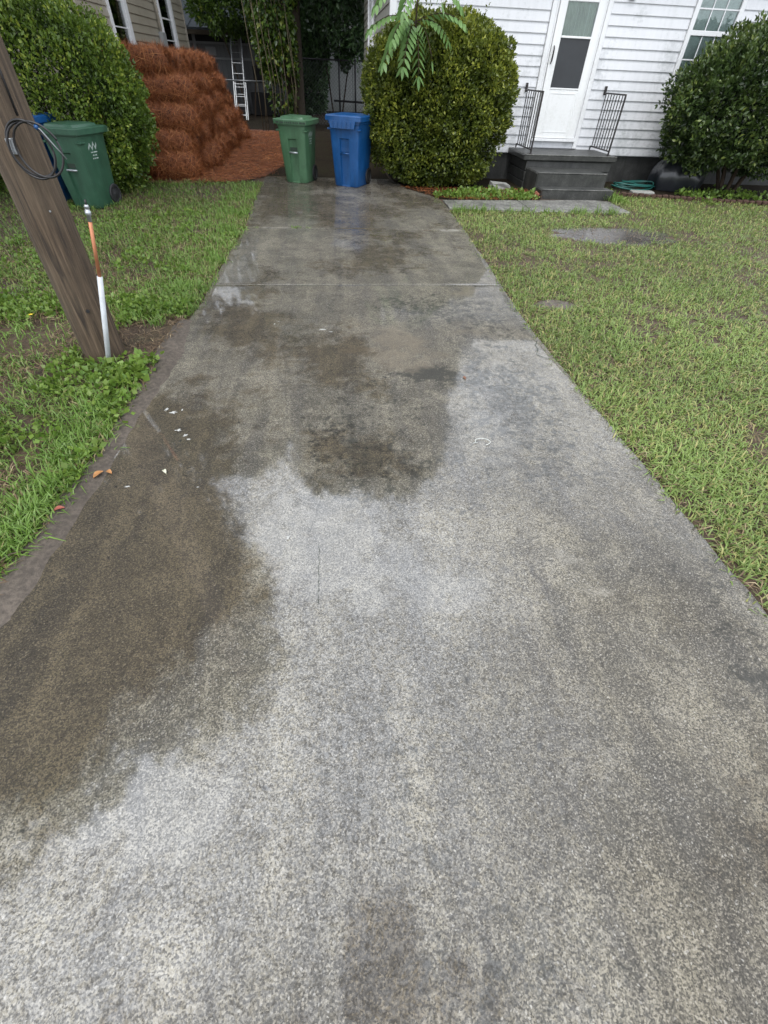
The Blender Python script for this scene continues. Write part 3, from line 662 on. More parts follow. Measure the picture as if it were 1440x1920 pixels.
# beige neighbour house
BX, BY0, BY1 = -4.3, 12.0, 20.8
bh = empty('beige_house', (BX, BY0, 0), 0, 'beige lap-sided house behind the pine straw bales', 'house')
def beige_house():
    MB().box(-13, BX-.02, BY0+.02, BY1, .30, 3.5).build('wall', M['beige_siding'], bh, True)
    MB().box(-12.9, BX-.06, BY0+.06, BY1-.05, -.1, .30).build('foundation', M['block'], bh, True)
    gable_roof(bh, -13, BX, BY0, BY1, 3.52, 2.4, axis='y')
    wins = [(13.78, 14.98, 1.60), (17.80, 19.22, 1.52)]
    siding(bh, (BX-.018, BY0, 0), math.pi/2, .30, 3.5, [(.12, BY1-BY0-.10)], 'beige_siding', [(a-BY0, b-BY0, z, 3.18) for a, b, z in wins])
    siding(bh, (-8.3, BY0+.018, 0), 0, .30, 3.5, [(0, 3.86)], 'beige_siding', [])
    MB().box(BX-.13, BX+.014, BY0-.014, BY0+.115, .30, 3.5, .005).build('corner_trim', M['beige_trim'], bh, True)
    MB().box(BX-.04, BX+.014, BY1-.10, BY1+.014, .30, 3.5, .005).build('corner_trim', M['beige_trim'], bh, True)
    for wi, (a, b, z0) in enumerate(wins):
        z1 = 3.16; x1 = BX+.045; t = .24
        # casing stands well proud of the wall; white far jamb faces the road
        w = MB().box(BX-.04, x1, a, a+.05, z0, z1, .005).box(BX-.04, x1+.01, b-t, b, z0, z1, .005).box(BX-.04, x1+.004, a+.05, b-t, z0, z0+.07, .005).box(BX-.04, x1, a+.05, b-t, z1-t, z1, .005).build('window', M['white_paint'], bh, True)
        MB().box(BX-.04, x1+.035, b-t-.01, b+.012, z0-.04, z0-.002, .004).build('sill', M['white_paint'], w, True)
        for zz, hh in ((z0+.46, .02), (z0+.86, .03)):
            MB().box(BX-.012, BX+.022, a+.051, b-t-.001, zz, zz+hh, .004).build('sash_rail', M['white_paint'], w, True)
        MB().box(BX-.006, BX+.0, a+.051, b-t-.001, z0+.071, z1-t).build('pane', M['glass'], w, True)
        MB().box(BX-.05, BX-.045, a+.02, b-.02, z0, z1).build('room', M['dark_room'], w, True)
        for q in (.70,):
            n = 16; V = []; F = []
            for i in range(n):
                y = a+(b-a)*(q+.22*i/(n-1)); x = BX-.025+.008*math.sin(i*1.5); V += [(x,y,z0+.05),(x,y,z1-.1)]
            for i in range(n-1): F.append((2*i,2*i+2,2*i+3,2*i+1))
            MB().add(V, F).build('curtain', M['curtain'], w, True, True)
    # meter box with pipe beside the far window
    MB().box(BX+.003, BX+.10, 17.30, 17.70, 1.30, 2.12, .012).build('meter_box', M['panel'], bh, True)
    MB().tube([(BX+.05, 17.42, 2.12), (BX+.05, 17.42, 3.3)], .03, 8).build('conduit', M['beige_trim'], bh, True, True)
beige_house()

# ------------------------------------------------------------------ back yard
def shed():
    s = empty('old_shed', (-4.5, 27, 0), 0, 'weathered grey wooden shed with low metal roof behind the ladder', 'shed')
    x0, x1, y, n = -9.0, -1.9, 27.0, 40
    w = (x1-x0)/n
    for i in range(n):
        a = x0+i*w
        MB().box(a+.006, a+w-.006, y+random.uniform(0,.01), y+.03, .02, 2.15+random.uniform(-.03,.0)).build('board', M['shed'], s, True)
    MB().box(x0, x1, y+.04, 33, 0, 2.6).build('wall', M['dark_room'], s, True)
    for z in (1.72, 2.16): MB().box(x0, x1+.05, y-.06, y-.012, z-.035, z+.035, .005).build('rail', M['shed_trim'], s, True)
    for x in (-7.6, -5.4, -3.6, -1.95): MB().box(x, x+.12, y-.10, y-.061, 0, 2.5, .006).build('post', M['shed_trim'], s, True)
    MB().box(-4.95, -4.55, y-.03, y-.011, 1.80, 2.05, .004).build('window_frame', M['shed_trim'], s, True)
    MB().box(-3.15, -2.6, y-.03, y-.012, 1.05, 1.55).build('window_opening', M['dark_room'], s, True)
    MB().box(-3.3, -2.2, y-.5, y-.1, 0, .75, .02).build('cabinet', M['dark_room'], s, True)
    r = MB().add([(x0-.3,y-.7,2.50),(x1+.4,y-.7,2.50),(x1+.4,33,4.1),(x0-.3,33,4.1),(x0-.3,y-.7,2.56),(x1+.4,y-.7,2.56),(x1+.4,33,4.16),(x0-.3,33,4.16)], [(0,3,2,1),(4,5,6,7),(0,1,5,4),(1,2,6,5),(2,3,7,6),(3,0,4,7)]).build('roof', M['rust_metal'], s, True)
    for i in range(14):
        x = x0+.1+i*.5; MB().add([(x,y-.71,2.562),(x+.03,y-.71,2.562),(x+.03,32.9,4.162),(x,32.9,4.162),(x,y-.71,2.59),(x+.03,y-.71,2.59),(x+.03,32.9,4.19),(x,32.9,4.19)], [(4,5,6,7),(0,1,5,4),(1,2,6,5),(3,0,4,7)]).build('seam', M['rust_metal'], r, True)
    MB().box(x0, x1+.3, y-.72, y-.66, 2.36, 2.49, .006).build('fascia', M['bark'], s, True)
shed()
def garage():
    g = empty('grey_garage', (1.5, 30, 0), 0, 'pale grey panelled garage behind the fence and the blue bin', 'garage')
    x0 = -.15
    for i in range(8):
        MB().box(x0+i*.68+.008, x0+(i+1)*.68-.008, 30.0, 30.03, .05, 2.5, .004).build('panel', M['panel'], g, True)
    MB().box(x0, x0+8*.68, 30.035, 36, 0, 2.7).build('wall', M['dark_room'], g, True)
    gable_roof(g, x0, x0+8*.68, 30, 36, 2.72, 1.2)
garage()
def ladder():
    l = empty('ladder', (-3.3, 23.9, 0), 0, 'aluminium extension ladder leaning toward the grey shed', 'ladder')
    def rails(x0, x1, y0, z0, y1, z1, nr):
        for x in (x0, x1): MB().tube([(x, y0, z0), (x, y1, z1)], .019, 6).build('rail', M['alum'], l, True)
        for k in range(nr):
            t = (k+.5)/nr; y = y0+(y1-y0)*t; z = z0+(z1-z0)*t; MB().tube([(x0+.02,y,z),(x1-.02,y,z)], .010, 6).build('rung', M['alum'], l, True)
    rails(-3.66, -3.26, 23.9, .02, 25.6, 2.62, 9)
    rails(-3.58, -3.18, 23.78, .02, 24.45, 1.08, 4)
ladder()
def fence():
    f = empty('chain_link_fence', (0, 22.5, 0), 0, 'dark chain-link fence across the back yard behind the bins', 'fence')
    y = 22.5
    for x in (-1.24, -.95, .42, 1.0): MB().tube([(x,y,-.1),(x,y,1.84)], .032, 8).build('post', M['galv' if x < -1 else 'pipe_dark'], f, True, True)
    MB().tube([(-.95,y,1.80),(3.5,y,1.80)], .022, 8).build('top_rail', M['pipe_dark'], f, True, True)
    MB().tube([(.2,y-.02,.74),(3.5,y-.02,.66)], .03, 8).build('bottom_rail', M['pipe_dark'], f, True, True)
    MB().tube([(-3.9,y,1.17),(-2.05,y,1.17)], .022, 8).build('side_rail', M['alum'], f, True, True)
    b = MB(); s = .11; x0, x1, z0, z1 = -.95, 3.4, .05, 1.79
    for k in range(-18, 42):
        for sg in (1, -1):
            xa = x0 + k*s; pts = []
            za, zb = (z0, z1) if sg > 0 else (z1, z0)
            xb = xa + (z1-z0); t0 = max(0, (x0-xa)/(xb-xa)); t1 = min(1, (x1-xa)/(xb-xa))
            if t1 <= t0: continue
            b.tube([(xa+(xb-xa)*t0, y-.012*sg, za+(zb-za)*t0), (xa+(xb-xa)*t1, y-.012*sg, za+(zb-za)*t1)], .0035, 3, False)
    o = b.build('wire_mesh', M['wire'], f, True); o['kind'] = 'stuff'
fence()
def tree(name, label, base, r0, h, crowns, nleaf, lsize, mat='tree', group=None, limbs=6, lowcut=None, lean=(0,0)):
    t = empty(name, (base[0], base[1], 0), 0, label, 'tree', group)
    top = Vector((base[0]+lean[0], base[1]+lean[1], h)); p0 = Vector((base[0], base[1], -.1)); m = p0.lerp(top, .5)+Vector((.15,-.1,0))
    MB().tube([p0+Vector((0,0,-.1)), p0+Vector((0,0,.35)), p0.lerp(m,.5), m, top], [r0*1.45, r0*1.08, r0, r0*.8, r0*.45], 14).build('trunk', M['bark'], t, True, True)
    for i in range(limbs):
        c = crowns[i % len(crowns)]; a = m.lerp(top, .2+.7*i/limbs); e = Vector(c[0]) + Vector((random.uniform(-.5,.5)*c[1][0], random.uniform(-.5,.5)*c[1][1], random.uniform(-.3,.4)*c[1][2]))
        MB().tube([a, a.lerp(e,.5)+Vector((0,0,.4)), e], [r0*.4, r0*.25, r0*.06], 7).build('limb', M['bark'], t, True, True)
    PP, NN, FF = [], [], []
    tot = sum(c[1][0]*c[1][1] for c in crowns)
    for k, c in enumerate(crowns):
        P, N, nz, f = super_shell(int(nleaf*c[1][0]*c[1][1]/tot), c[0], *c[1], e=2.0, depth=.75, lump=.42, lsc=2.6, seed=40+k)
        g = fbm(P[:,0], P[:,1], P[:,2], 1.1, 3, 77); keep = g > .34
        PP.append(P[keep]); NN.append(N[keep]); FF.append(f[keep])
    P = np.concatenate(PP); N = np.concatenate(NN)
    if lowcut is not None: k = lowcut(P); P, N = P[k], N[k]
    tt = np.zeros((len(P),3)); tt[:,0] = np.clip(rng.random(len(P))*.8 + (fbm(P[:,0], P[:,1], P[:,2], .9, 3, 5)-.5)*1.2, 0, 1); tt[:,1] = (rng.random(len(P)) < .08)*rng.random(len(P))
    link('crown', leaf_mesh('crown', P, N, lsize*np.clip(.35+.65*(P[:,2]-2)/5, .35, 1)*(.6+.8*rng.random(len(P))), M[mat], tt, .55, up=-.1), t, fix=True)
    return t
# the tall tree behind the fence: its trunk is wrapped in ivy
tree('back_tree', 'tall ivy-clad tree rising behind the green bin', (-1.15, 21.3), .30, 13,
     [((-1.2,21.5,5.6),(2.2,2.2,2.0)), ((1.4,21.6,8.5),(3.4,3.0,3.2)), ((2.6,22.0,13.5),(3.3,3.0,4.6)), ((-.6,22.4,14.0),(2.4,2.6,3.6)), ((4.0,23,9.5),(2.4,2.6,3.4)), ((.6,21.5,4.0),(1.7,1.5,1.7)), ((1.2,20.9,3.0),(.75,.8,1.35))], 74000, .34)
tree('shade_tree', 'broad leafy tree on the left beyond the utility pole', (-8.2, 6.6), .28, 9.5,
     [((-6.2,6.6,8.6),(2.9,2.8,2.6)), ((-4.3,6.3,9.2),(2.2,2.4,2.2)), ((-7.2,4.2,8.0),(2.8,2.6,2.6)), ((-6.6,2.6,6.2),(1.6,1.6,1.7)), ((-8.6,8.6,9.2),(2.6,2.6,2.6)), ((-5.2,8.9,10.4),(2.2,2.2,2.0)), ((-5.7,9.3,7.6),(2.3,2.0,1.9))], 95000, .20)
tree('yard_tree', 'tall tree standing behind the beige house', (-7.6, 23.6), .3, 12,
     [((-7.0,23.5,10.5),(3.2,2.4,3.6)), ((-4.6,23.8,11.0),(2.4,2.2,3.4)), ((-9.6,23.6,11.5),(3.2,2.6,3.8)), ((-6.4,24,14.6),(3.0,2.4,2.6))], 40000, .36)
for (x, y, h, r, lab) in ((-6.5, 37, 11, 3.6, 'dark tree far behind the shed roof'), (1.8, 39, 12, 3.8, 'dark tree far behind the grey garage'), (-2.2, 35.5, 10, 3.2, 'dark tree in the gap between shed and garage'), (6.5, 37, 12, 3.8, 'dark tree behind the white house roof')):
    tree('background_tree', lab, (x, y), .25, h*.7, [((x,y,h*.62),(r,r*.8,h*.34)), ((x-1,y-.5,h*.28),(r*.95,r*.7,h*.26)), ((x+1,y+.5,h*.30),(r*.9,r*.7,h*.28))], 15000, .34, group='trees behind the back yard')
shrub('evergreen_shrub', 'dark overgrown evergreen between the fence posts and the garage', (.35, 24.0, 2.6), (1.35, 1.1, 1.9), 14000, .16, 'tree', e=2.0, lump=.4, seed=51, ylight=0, cut=lambda P: (P[:,2] > np.where(P[:,0] > -.15, 1.75, .9)+.25*np.sin(P[:,0]*7)), nstem=2)
shrub('dark_hedge', 'dark leafy hedge filling the gap between shed and garage', (-1.15, 29.0, 1.7), (1.05, .9, 2.3), 14000, .20, 'tree', e=2.4, lump=.3, seed=63, ylight=0, nstem=5)
shrub('overhanging_foliage', 'bluish green foliage hanging over the shed roof edge', (-3.2, 25.3, 3.25), (1.7, .9, .95), 8000, .16, 'ivy', e=2.0, lump=.5, seed=57, ylight=.1, nstem=2)
def ivy():
    v = empty('ivy', (-1.5, 20.9, 0), 0, 'ivy and dangling vines wrapped round the back tree trunk', 'ivy')
    n = 9000; z = .3+rng.random(n)**.8*4.2; a = rng.random(n)*2*math.pi; rad = (.34+.30*rng.random(n))*(.65+.5*fbm(np.cos(a)*2+4, np.sin(a)*2+4, z, 1.2, 3, 3))*(.55+.22*z)
    P = np.stack([-1.5+np.cos(a)*rad*1.15-.06*z, 20.95+np.sin(a)*rad, z], 1); N = np.stack([np.cos(a), np.sin(a), np.zeros(n)-.4], 1)
    k = (fbm(P[:,0], P[:,1], P[:,2], 2.2, 3, 71) > .40) & ((z > 1.2) | (rng.random(n) < .35)); P, N = P[k], N[k]
    t = np.zeros((len(P),3)); t[:,0] = rng.random(len(P)); t[:,1] = (rng.random(len(P)) < .2)*rng.random(len(P))
    link('leaves', leaf_mesh('leaves', P, N, .13*(.6+.7*rng.random(len(P))), M['ivy'], t, .75, up=-.5), v, fix=True)
    for i in range(11):
        x = -2.25+i*.13+random.uniform(-.05,.05); y = 20.3+random.uniform(-.2,.2)
        MB().tube([(x-.25, y+.3, 3.6), (x-.10+random.uniform(-.1,.1), y+.1, 2.2), (x+random.uniform(-.08,.08), y, 1.1), (x+random.uniform(-.15,.15), y-.05, 0)], .012, 5).build('vine', M['vine'], v, True, True)
ivy()

# ------------------------------------------------------------------ shrubs and sapling
shrub('trimmed_shrub', 'big clipped green shrub behind the utility pole and the left bins', (-4.62, 9.95, 1.02), (1.68, 1.15, 1.24), 75000, .060, 'hedge', e=2.4, lump=.19, lsc=4.0, sprigs=60, seed=3, ylight=.5, aspect=.55)
shrub('round_bush', 'rounded bush with loose top twigs between blue bin and steps', (2.02, 10.98, 1.17), (1.30, .78, 1.13), 85000, .062, 'boxbush', e=2.7, lump=.18, lsc=4.2, sprigs=70, seed=13, ylight=.55, hole=((3.05, 10.5, .62), (.30, .5, .26)), aspect=.55, depth=.5)
shrub('spreading_shrub', 'dark glossy shrub under the white house window', (8.25, 10.72, 1.33), (1.78, 1.08, 1.12), 42000, .085, 'camellia', e=2.1, lump=.26, lsc=3.4, sprigs=34, seed=23, ylight=.4, aspect=.5, cut=lambda P: P[:,2] > .42 + .12*np.sin(P[:,0]*5))
def sapling():
    s = empty('sapling', (1.55, 10.55, 0), 0, 'young tree with large feathery leaves growing out of the round bush', 'sapling')
    MB().tube([(1.55,10.75,0),(1.50,10.5,1.3),(1.42,10.32,2.15),(1.43,10.32,2.9)], [.022,.018,.014,.008], 7).build('stem', M['stem'], s, True, True)
    lo, hi = (1.40, 10.30, 2.16), (1.42, 10.32, 2.52)
    fr = [(lo,(.90,9.98,1.70)), (lo,(1.20,9.90,1.66)), (lo,(1.66,9.94,1.74)), (lo,(1.46,9.92,1.56)), (lo,(.70,10.06,2.06)), (lo,(2.12,10.05,2.16)), (lo,(1.02,9.92,1.96)), (lo,(1.88,9.96,1.98)), (hi,(.78,10.06,2.30)), (hi,(2.06,10.1,2.34)), (hi,(1.16,9.86,2.24)), (hi,(1.72,9.86,2.36))]
    for (b, e) in fr:
        b = np.array(b); e = np.array(e); d = e-b; d[2] = 0; d /= np.linalg.norm(d); n = 10; cpt = (b+e)/2 + np.array([0,0,.20]) + d*.06
        pts = [b*(1-t)**2 + cpt*2*t*(1-t) + e*t*t for t in np.linspace(0, 1, n)]
        V = []; T = []; C = []
        side0 = np.cross(d, [0,0,1.]); side0 /= np.linalg.norm(side0)
        for i in range(2, n):
            ax = pts[i]-pts[i-1]; ax /= np.linalg.norm(ax); t = i/(n-1)
            for sg in ((1, -1) if i < n-1 else (1, -1, 0)):
                ld = side0*sg*.85 + ax*(.55 if sg else 1) + np.array([0,0,-.28]); ld /= np.linalg.norm(ld); ll = .185*(1-.35*abs(t-.45))*random.uniform(.9,1.1)
                wv = np.cross(ld, [0,0,1.])*.6 + ax*.5; wv -= ld*(wv@ld); wv /= np.linalg.norm(wv); w = ll*.20
                k = len(V); sag = np.array([0,0,-.03])
                V += [pts[i], pts[i]+ld*ll*.35+wv*w, pts[i]+ld*ll*.35-wv*w, pts[i]+ld*ll*.72+wv*w*.75+sag*.5, pts[i]+ld*ll*.72-wv*w*.75+sag*.5, pts[i]+ld*ll+sag]
                T += [(k,k+1,k+2),(k+1,k+3,k+4),(k+1,k+4,k+2),(k+3,k+5,k+4)]; c = (random.random(), random.random()*.5, 0); C += [c]*6
        f = link('frond', np_mesh('frond', V, T, M['frond'], np.array(C)), s, fix=True)
        MB().tube([tuple(p) for p in pts], [.006]*(n-1)+[.002], 5).build('stalk', M['ivy'] if False else M['stem'], f, True, True)
sapling()

# ------------------------------------------------------------------ pine straw bales
def needles(n, P, N, L, W, hang, tan=1.0):
    """thin drooping strips lying along the surface"""
    d = rng.normal(0, 1, (n,3)); d -= N*(d*N).sum(1)[:,None]*tan; d[:,2] -= hang; d /= np.linalg.norm(d, axis=1)[:,None]
    r = np.cross(d, N + rng.normal(0, .25, (n,3))); r /= np.linalg.norm(r, axis=1)[:,None]+1e-9
    L = L*(.5+rng.random(n)); L = L[:,None]
    a = P - d*L*.5; m = P + N*.022*rng.random(n)[:,None]; e = P + d*L*.5 - np.array([0,0,.03])*rng.random(n)[:,None] + N*.018*rng.normal(0,1,n)[:,None]
    V = np.stack([a, m + r*W*.5, m - r*W*.5, e], 1)
    b = np.arange(n)[:,None]*4; T = np.concatenate([b+np.array([[0,1,2]]), b+np.array([[1,3,2]])], 0)
    t = np.zeros((n,3)); t[:,0] = rng.random(n); t[:,1] = (rng.random(n) < .22)*rng.random(n)
    return V, T, np.repeat(t, 4, 0)
BL, BW, BH = .90, .48, .345
def bale_variant(k):
    r = np.random.default_rng(100+k); secs = 14; ring = 18; V = []
    for i in range(secs):
        u = -1+2*i/(secs-1); sc = (1-abs(u)**7)**.25*.96+.02 if abs(u) < 1 else .55
        for j in range(ring):
            a = 2*math.pi*j/ring; c, s = math.cos(a), math.sin(a); q = (abs(c)**4+abs(s)**4)**-.25
            V.append((u*BL/2, c*q*BW/2*sc, BH/2 + s*q*BH/2*sc))
    V = np.array(V); nz = fbm(V[:,0]+k*7, V[:,1]+3, V[:,2], 5, 4, 60+k)-.5; ctr = np.array([0,0,BH/2]); V = V + (V-ctr)*(nz*.34)[:,None]
    F = []
    for i in range(secs-1):
        for j in range(ring): a = i*ring+j; b = i*ring+(j+1) % ring; F.append((a, b, b+ring, a+ring))
    F += [tuple(reversed(range(ring))), tuple((secs-1)*ring+j for j in range(ring))]
    core = MB().add(V, F).mesh('packed_straw', M['litter'], True)
    n = 3600; i = rng.integers(0, len(V), n); P = V[i] + rng.normal(0, .022, (n,3)); N = (V[i]-ctr)/np.array([BL,BW,BH])**2; N /= np.linalg.norm(N, axis=1)[:,None]; P = P + N*.012
    P[:,2] -= .05*(rng.random(n)**3)*(rng.random(n) < .5); Vn, T, C = needles(n, P, N, .26, .0065, .7, .9)
    return core, np_mesh('loose_needles', Vn, T, M['needles'], C)
BV = [bale_variant(k) for k in range(5)]
def bale(x, y, z, rz, k, label):
    o = empty('straw_bale', (x, y, z), rz, label, 'straw bale', 'stack of pine straw bales')
    c, n = BV[k % 5]; link('packed_straw', c, o); link('loose_needles', n, o)
    o.rotation_euler = (random.uniform(-.12,.12), random.uniform(-.09,.09), rz); o.scale = (random.uniform(.92,1.1), random.uniform(.95,1.12), random.uniform(.86,.97)); return o
front_lab = ['lowest pine straw bale at the near end of the stack', 'second pine straw bale from the ground at the near end of the stack', 'middle pine straw bale at the near end of the stack', 'fourth pine straw bale up at the near end of the stack', 'topmost pine straw bale at the near end of the stack']
fy = [11.10, 11.34, 11.62, 11.90, 12.20]; fxr = [-2.62, -2.56, -2.62, -2.72, -2.95]
ORD = ['first', 'second', 'third', 'fourth', 'fifth', 'sixth', 'seventh', 'eighth', 'ninth', 'tenth', 'eleventh', 'twelfth', 'thirteenth', 'fourteenth', 'fifteenth', 'sixteenth']
LAY = ['lowest layer', 'second layer', 'middle layer', 'fourth layer', 'top layer']
k = 0
for lay in range(5):
    z = lay*BH*1.02; y = fy[lay]; row = 0
    while y < 18.3:
        xr = (fxr[lay] if row < 2 else -2.56-.15*lay) + random.uniform(-.13,.13)
        lab = front_lab[lay] if row == 0 else 'pine straw bale in the %s, %s from the near end' % (LAY[lay], ORD[row])
        bale(xr-BL/2, y, z + random.uniform(-.03,.02), random.uniform(-.2,.2), k, lab); k += 1
        if lay == 4 or (row == 0 and lay > 1):
            bale(xr-BL*1.4-.01, y+random.uniform(-.05,.05), z+random.uniform(-.02,.04), random.uniform(-.16,.16), k, 'pine straw bale against the beige wall in the %s, %s from the near end' % (LAY[lay], ORD[row])); k += 1
        y += random.uniform(.45,.56); row += 1
def litter_needles():
    n = 26000; x = -4.2+rng.random(n)*3.3; y = 10.5+rng.random(n)**1.3*9.5
    e = np.interp(y, [10.5, 10.85, 11.45, 12.5, 15, 20], [-2.2, -1.75, -1.40, -1.15, -.9, -1.2]); k = x < e + rng.normal(0, .10, n); x, y = x[k], y[k]
    k = y > 10.55 + .35*fbm(x, x*0, None, 3, 3, 6) + rng.normal(0, .06, len(y)); x, y = x[k], y[k]
    P = np.stack([x, y, .008+.012*rng.random(len(x))], 1); N = np.tile(np.array([0,0,1.]), (len(x),1))
    V, T, C = needles(len(x), P, N, .22, .007, 0)
    link('pine_needles', np_mesh('pine_needles', V, T, M['needles'], C)); tag(bpy.data.objects['pine_needles'], 'loose reddish pine needles strewn before the bale stack', 'pine needles', kind='stuff')
    n = 2200; x = 1.2+rng.random(n)*2.7; y = 9.4+rng.random(n)*1.2; k = (y > np.interp(x, [1.2, 1.47, 1.92, 2.3, 3.9], [10.7, 10.42, 9.62, 9.47, 9.62])); x, y = x[k], y[k]
    P = np.stack([x, y, .006+.01*rng.random(len(x))], 1); V, T, C = needles(len(x), P, np.tile(np.array([0,0,1.]), (len(x),1)), .16, .006, 0); 
    link('bed_needles', np_mesh('bed_needles', V, T, M['needles'], C)); tag(bpy.data.objects['bed_needles'], 'reddish needles and straw under the round bush', 'pine needles', kind='stuff')
litter_needles()

# ------------------------------------------------------------------ wheeled bins
def cart_section(z, w, d, y0, c, nd, nw):
    """outline with a notch in the front (-Y) face; y0 = front y"""
    h = w/2; y1 = y0+d
    return [(-h+c,y0,z),(-nw,y0,z),(-nw+.012,y0+nd,z),(nw-.012,y0+nd,z),(nw,y0,z),(h-c,y0,z),(h-c*.3,y0+c*.3,z),(h,y0+c,z),(h,y1-c,z),(h-c*.3,y1-c*.3,z),(h-c,y1,z),(-h+c,y1,z),(-h+c*.3,y1-c*.3,z),(-h,y1-c,z),(-h,y0+c,z),(-h+c*.3,y0+c*.3,z)]
def wheel(parent, x, sg):
    prof = [(.0,.052),(.035,.050),(.06,.038),(.085,.040),(.09,.05),(.118,.05),(.13,.04),(.13,.012),(.118,.0),(.09,.0),(.0,.004)]
    n = 20; V = []; F = []
    for i in range(n):
        a = 2*math.pi*i/n
        for (r, t) in prof: V.append((x+sg*(t-.025), WY + r*math.cos(a), .131 + r*math.sin(a)))
    m = len(prof)
    for i in range(n):
        for j in range(m-1): a = i*m+j; b = ((i+1) % n)*m+j; F.append((a, b, b+1, a+1))
    return autosmooth(MB().add(V, F).build('wheel', M['rubber'], parent, smooth=True))
WY = .27
def cart(name, label, loc, rz, mat, Hh, wt, dt, flap, marks, text):
    global WY
    o = empty(name, (loc[0], loc[1], loc[2] if len(loc) > 2 else .003), rz, label, 'wheeled bin')
    wb, db = wt*.74, dt*.72; yf = -dt/2; WY = yf+.04+db-.02
    b = MB(); R = []
    zs = [(.0,0),(.02,1),(.30*Hh,1),(.56*Hh,1),(.60*Hh,1),(.645*Hh,1),(.66*Hh,0),(.84*Hh,0)]
    for i, (z, nn) in enumerate(zs):
        t = z/(.9*Hh); w = wb+(wt*.93-wb)*t; d = db+(dt*.92-db)*t; f = yf+.085-.06*t
        if i == 0: w -= .02; d -= .02; f += .01
        R.append(cart_section(z, w, d, f, .06, .035*nn, wt*.14))
    w, d, f = wt*.93, dt*.93, yf+.02
    R += [cart_section(.845*Hh, w+.03, d+.03, f-.015, .065, 0, wt*.14), cart_section(.90*Hh, w+.035, d+.035, f-.018, .065, 0, wt*.14), cart_section(.905*Hh, w, d, f, .06, 0, wt*.14)]
    b.rings([[Vector(v) for v in r] for r in R]); body = autosmooth(b.build('body', M[mat], o), 35)
    # catch bar across the front recess, with the darker pocket above it
    zc = .46*Hh; yb = yf+.085-.06*(.46/.9)
    MB().tube([(-wt*.14,yb+.004,zc),(wt*.14,yb+.004,zc)], .013, 8).build('catch_bar', M['galv' if not flap else mat], o, smooth=True)
    MB().box(-wt*.12, wt*.12, yb+.030, yb+.034, zc+.02, zc+.17, .002).build('pocket', M['emboss' if mat != 'blue_plastic' else mat], o)
    for sg in (-1, 1):   # moulded grips under the rim
        MB().box(sg*wt*.44-.035, sg*wt*.44+.035, yf+.02, yf+.14, .76*Hh, .785*Hh, .008).build('grip', M[mat], o)
    # lid
    l = MB(); zl = .908*Hh; W, D = wt+.05, dt+.04; f = yf-.02
    sec = lambda z, i, c=.06: cart_section(z, W-2*i, D-2*i, f+i, c, 0, wt*.14)
    if not flap:
        l.rings([[Vector(v) for v in r] for r in (sec(zl-.045, .004), sec(zl-.045, -.004), sec(zl+.012, -.006), sec(zl+.022, .008), sec(zl+.022, .085), sec(zl+.05, .10), sec(zl+.058, .13))])
    else:
        l.rings([[Vector(v) for v in r] for r in (sec(zl-.03, .004), sec(zl-.03, -.004), sec(zl+.03, -.002), sec(zl+.045, .012), sec(zl+.045, .05), sec(zl+.018, .075), sec(zl+.05, .19), sec(zl+.058, .23))])
    lid = autosmooth(l.build('lid', M[mat], o), 35)
    if flap:
        fl = MB(); fl.add([(-W*.36,f-.012,zl-.028),(W*.36,f-.012,zl-.028),(W*.32,f-.016,zl-.13),(-W*.32,f-.016,zl-.13),(-W*.36,f+.012,zl-.028),(W*.36,f+.012,zl-.028),(W*.32,f+.008,zl-.13),(-W*.32,f+.008,zl-.13)], [(0,3,2,1),(4,5,6,7),(0,1,5,4),(1,2,6,5),(2,3,7,6),(3,0,4,7)])
        fl.build('lid_apron', M[mat], lid)
        for i in range(5):
            x = -W*.24+i*W*.12; MB().box(x-.006, x+.006, f-.022, f-.0145, zl-.12, zl-.035, .002).build('rib', M[mat], lid)
    if text:      # row of small embossed characters on the lid front, too worn to read
        bx = MB(); x = -W*.40
        for i, cw in enumerate((.055,.010,.055,.0,.02,.026,.022,.026,.01,.022,.022,.026,.0,.05,.05)):
            if cw: bx.box(x, x+cw, f-.0085, f-.006, zl-.034, zl-.008)
            x += cw+.012
        bx.build('embossed_characters', M['emboss'], lid)
    # rear handle
    hb = MB(); yr = f+D; hb.tube([(-W*.40,yr-.03,zl-.02),(-W*.40,yr+.055,zl-.005),(W*.40,yr+.055,zl-.005),(W*.40,yr-.03,zl-.02)], .014, 8); hb.build('handle', M[mat], o, smooth=True)
    for sg in (-1, 1): wheel(o, sg*(wb/2+.005), sg)
    MB().tube([(-wb/2,WY,.131),(wb/2,WY,.131)], .011, 8).build('axle', M['galv'], o)
    if marks:     # faded white crest with lines of worn lettering on the right side
        t = .62; hx = (wb+(wt*.93-wb)*t)/2
        def P(y, z): tt = z/(.9*Hh); return ((wb+(wt*.93-wb)*tt)/2+.0025, y, z)
        mk = MB(); z0 = .665*Hh; yc = -.04
        for (a, bz, c, dz, wd) in ((-.10,.05,-.055,.10,.022),(-.055,.10,-.02,.045,.022),(-.02,.045,.02,.11,.022),(.02,.11,.05,.05,.022),(.05,.05,.09,.10,.022)):
            mk.add([P(yc+a, z0+bz), P(yc+c, z0+dz), P(yc+c, z0+dz-wd*1.6), P(yc+a, z0+bz-wd*1.6)], [(0,1,2,3)])
        mk.build('crest', M['mark'], o)
        ln = MB()
        for (zz, spans, hh) in ((.0, ((-.07,-.02),(-.01,.07)), .014), (-.035, ((-.045,-.01),(.0,.045)), .014), (-.07, ((-.06,-.035),(-.025,.0),(.01,.06)), .014)):
            for (a, c) in spans: ln.add([P(yc+a,z0+zz), P(yc+c,z0+zz), P(yc+c,z0+zz-hh), P(yc+a,z0+zz-hh)], [(0,1,2,3)])
        ln.build('worn_lettering', M['mark'], o)
    return o
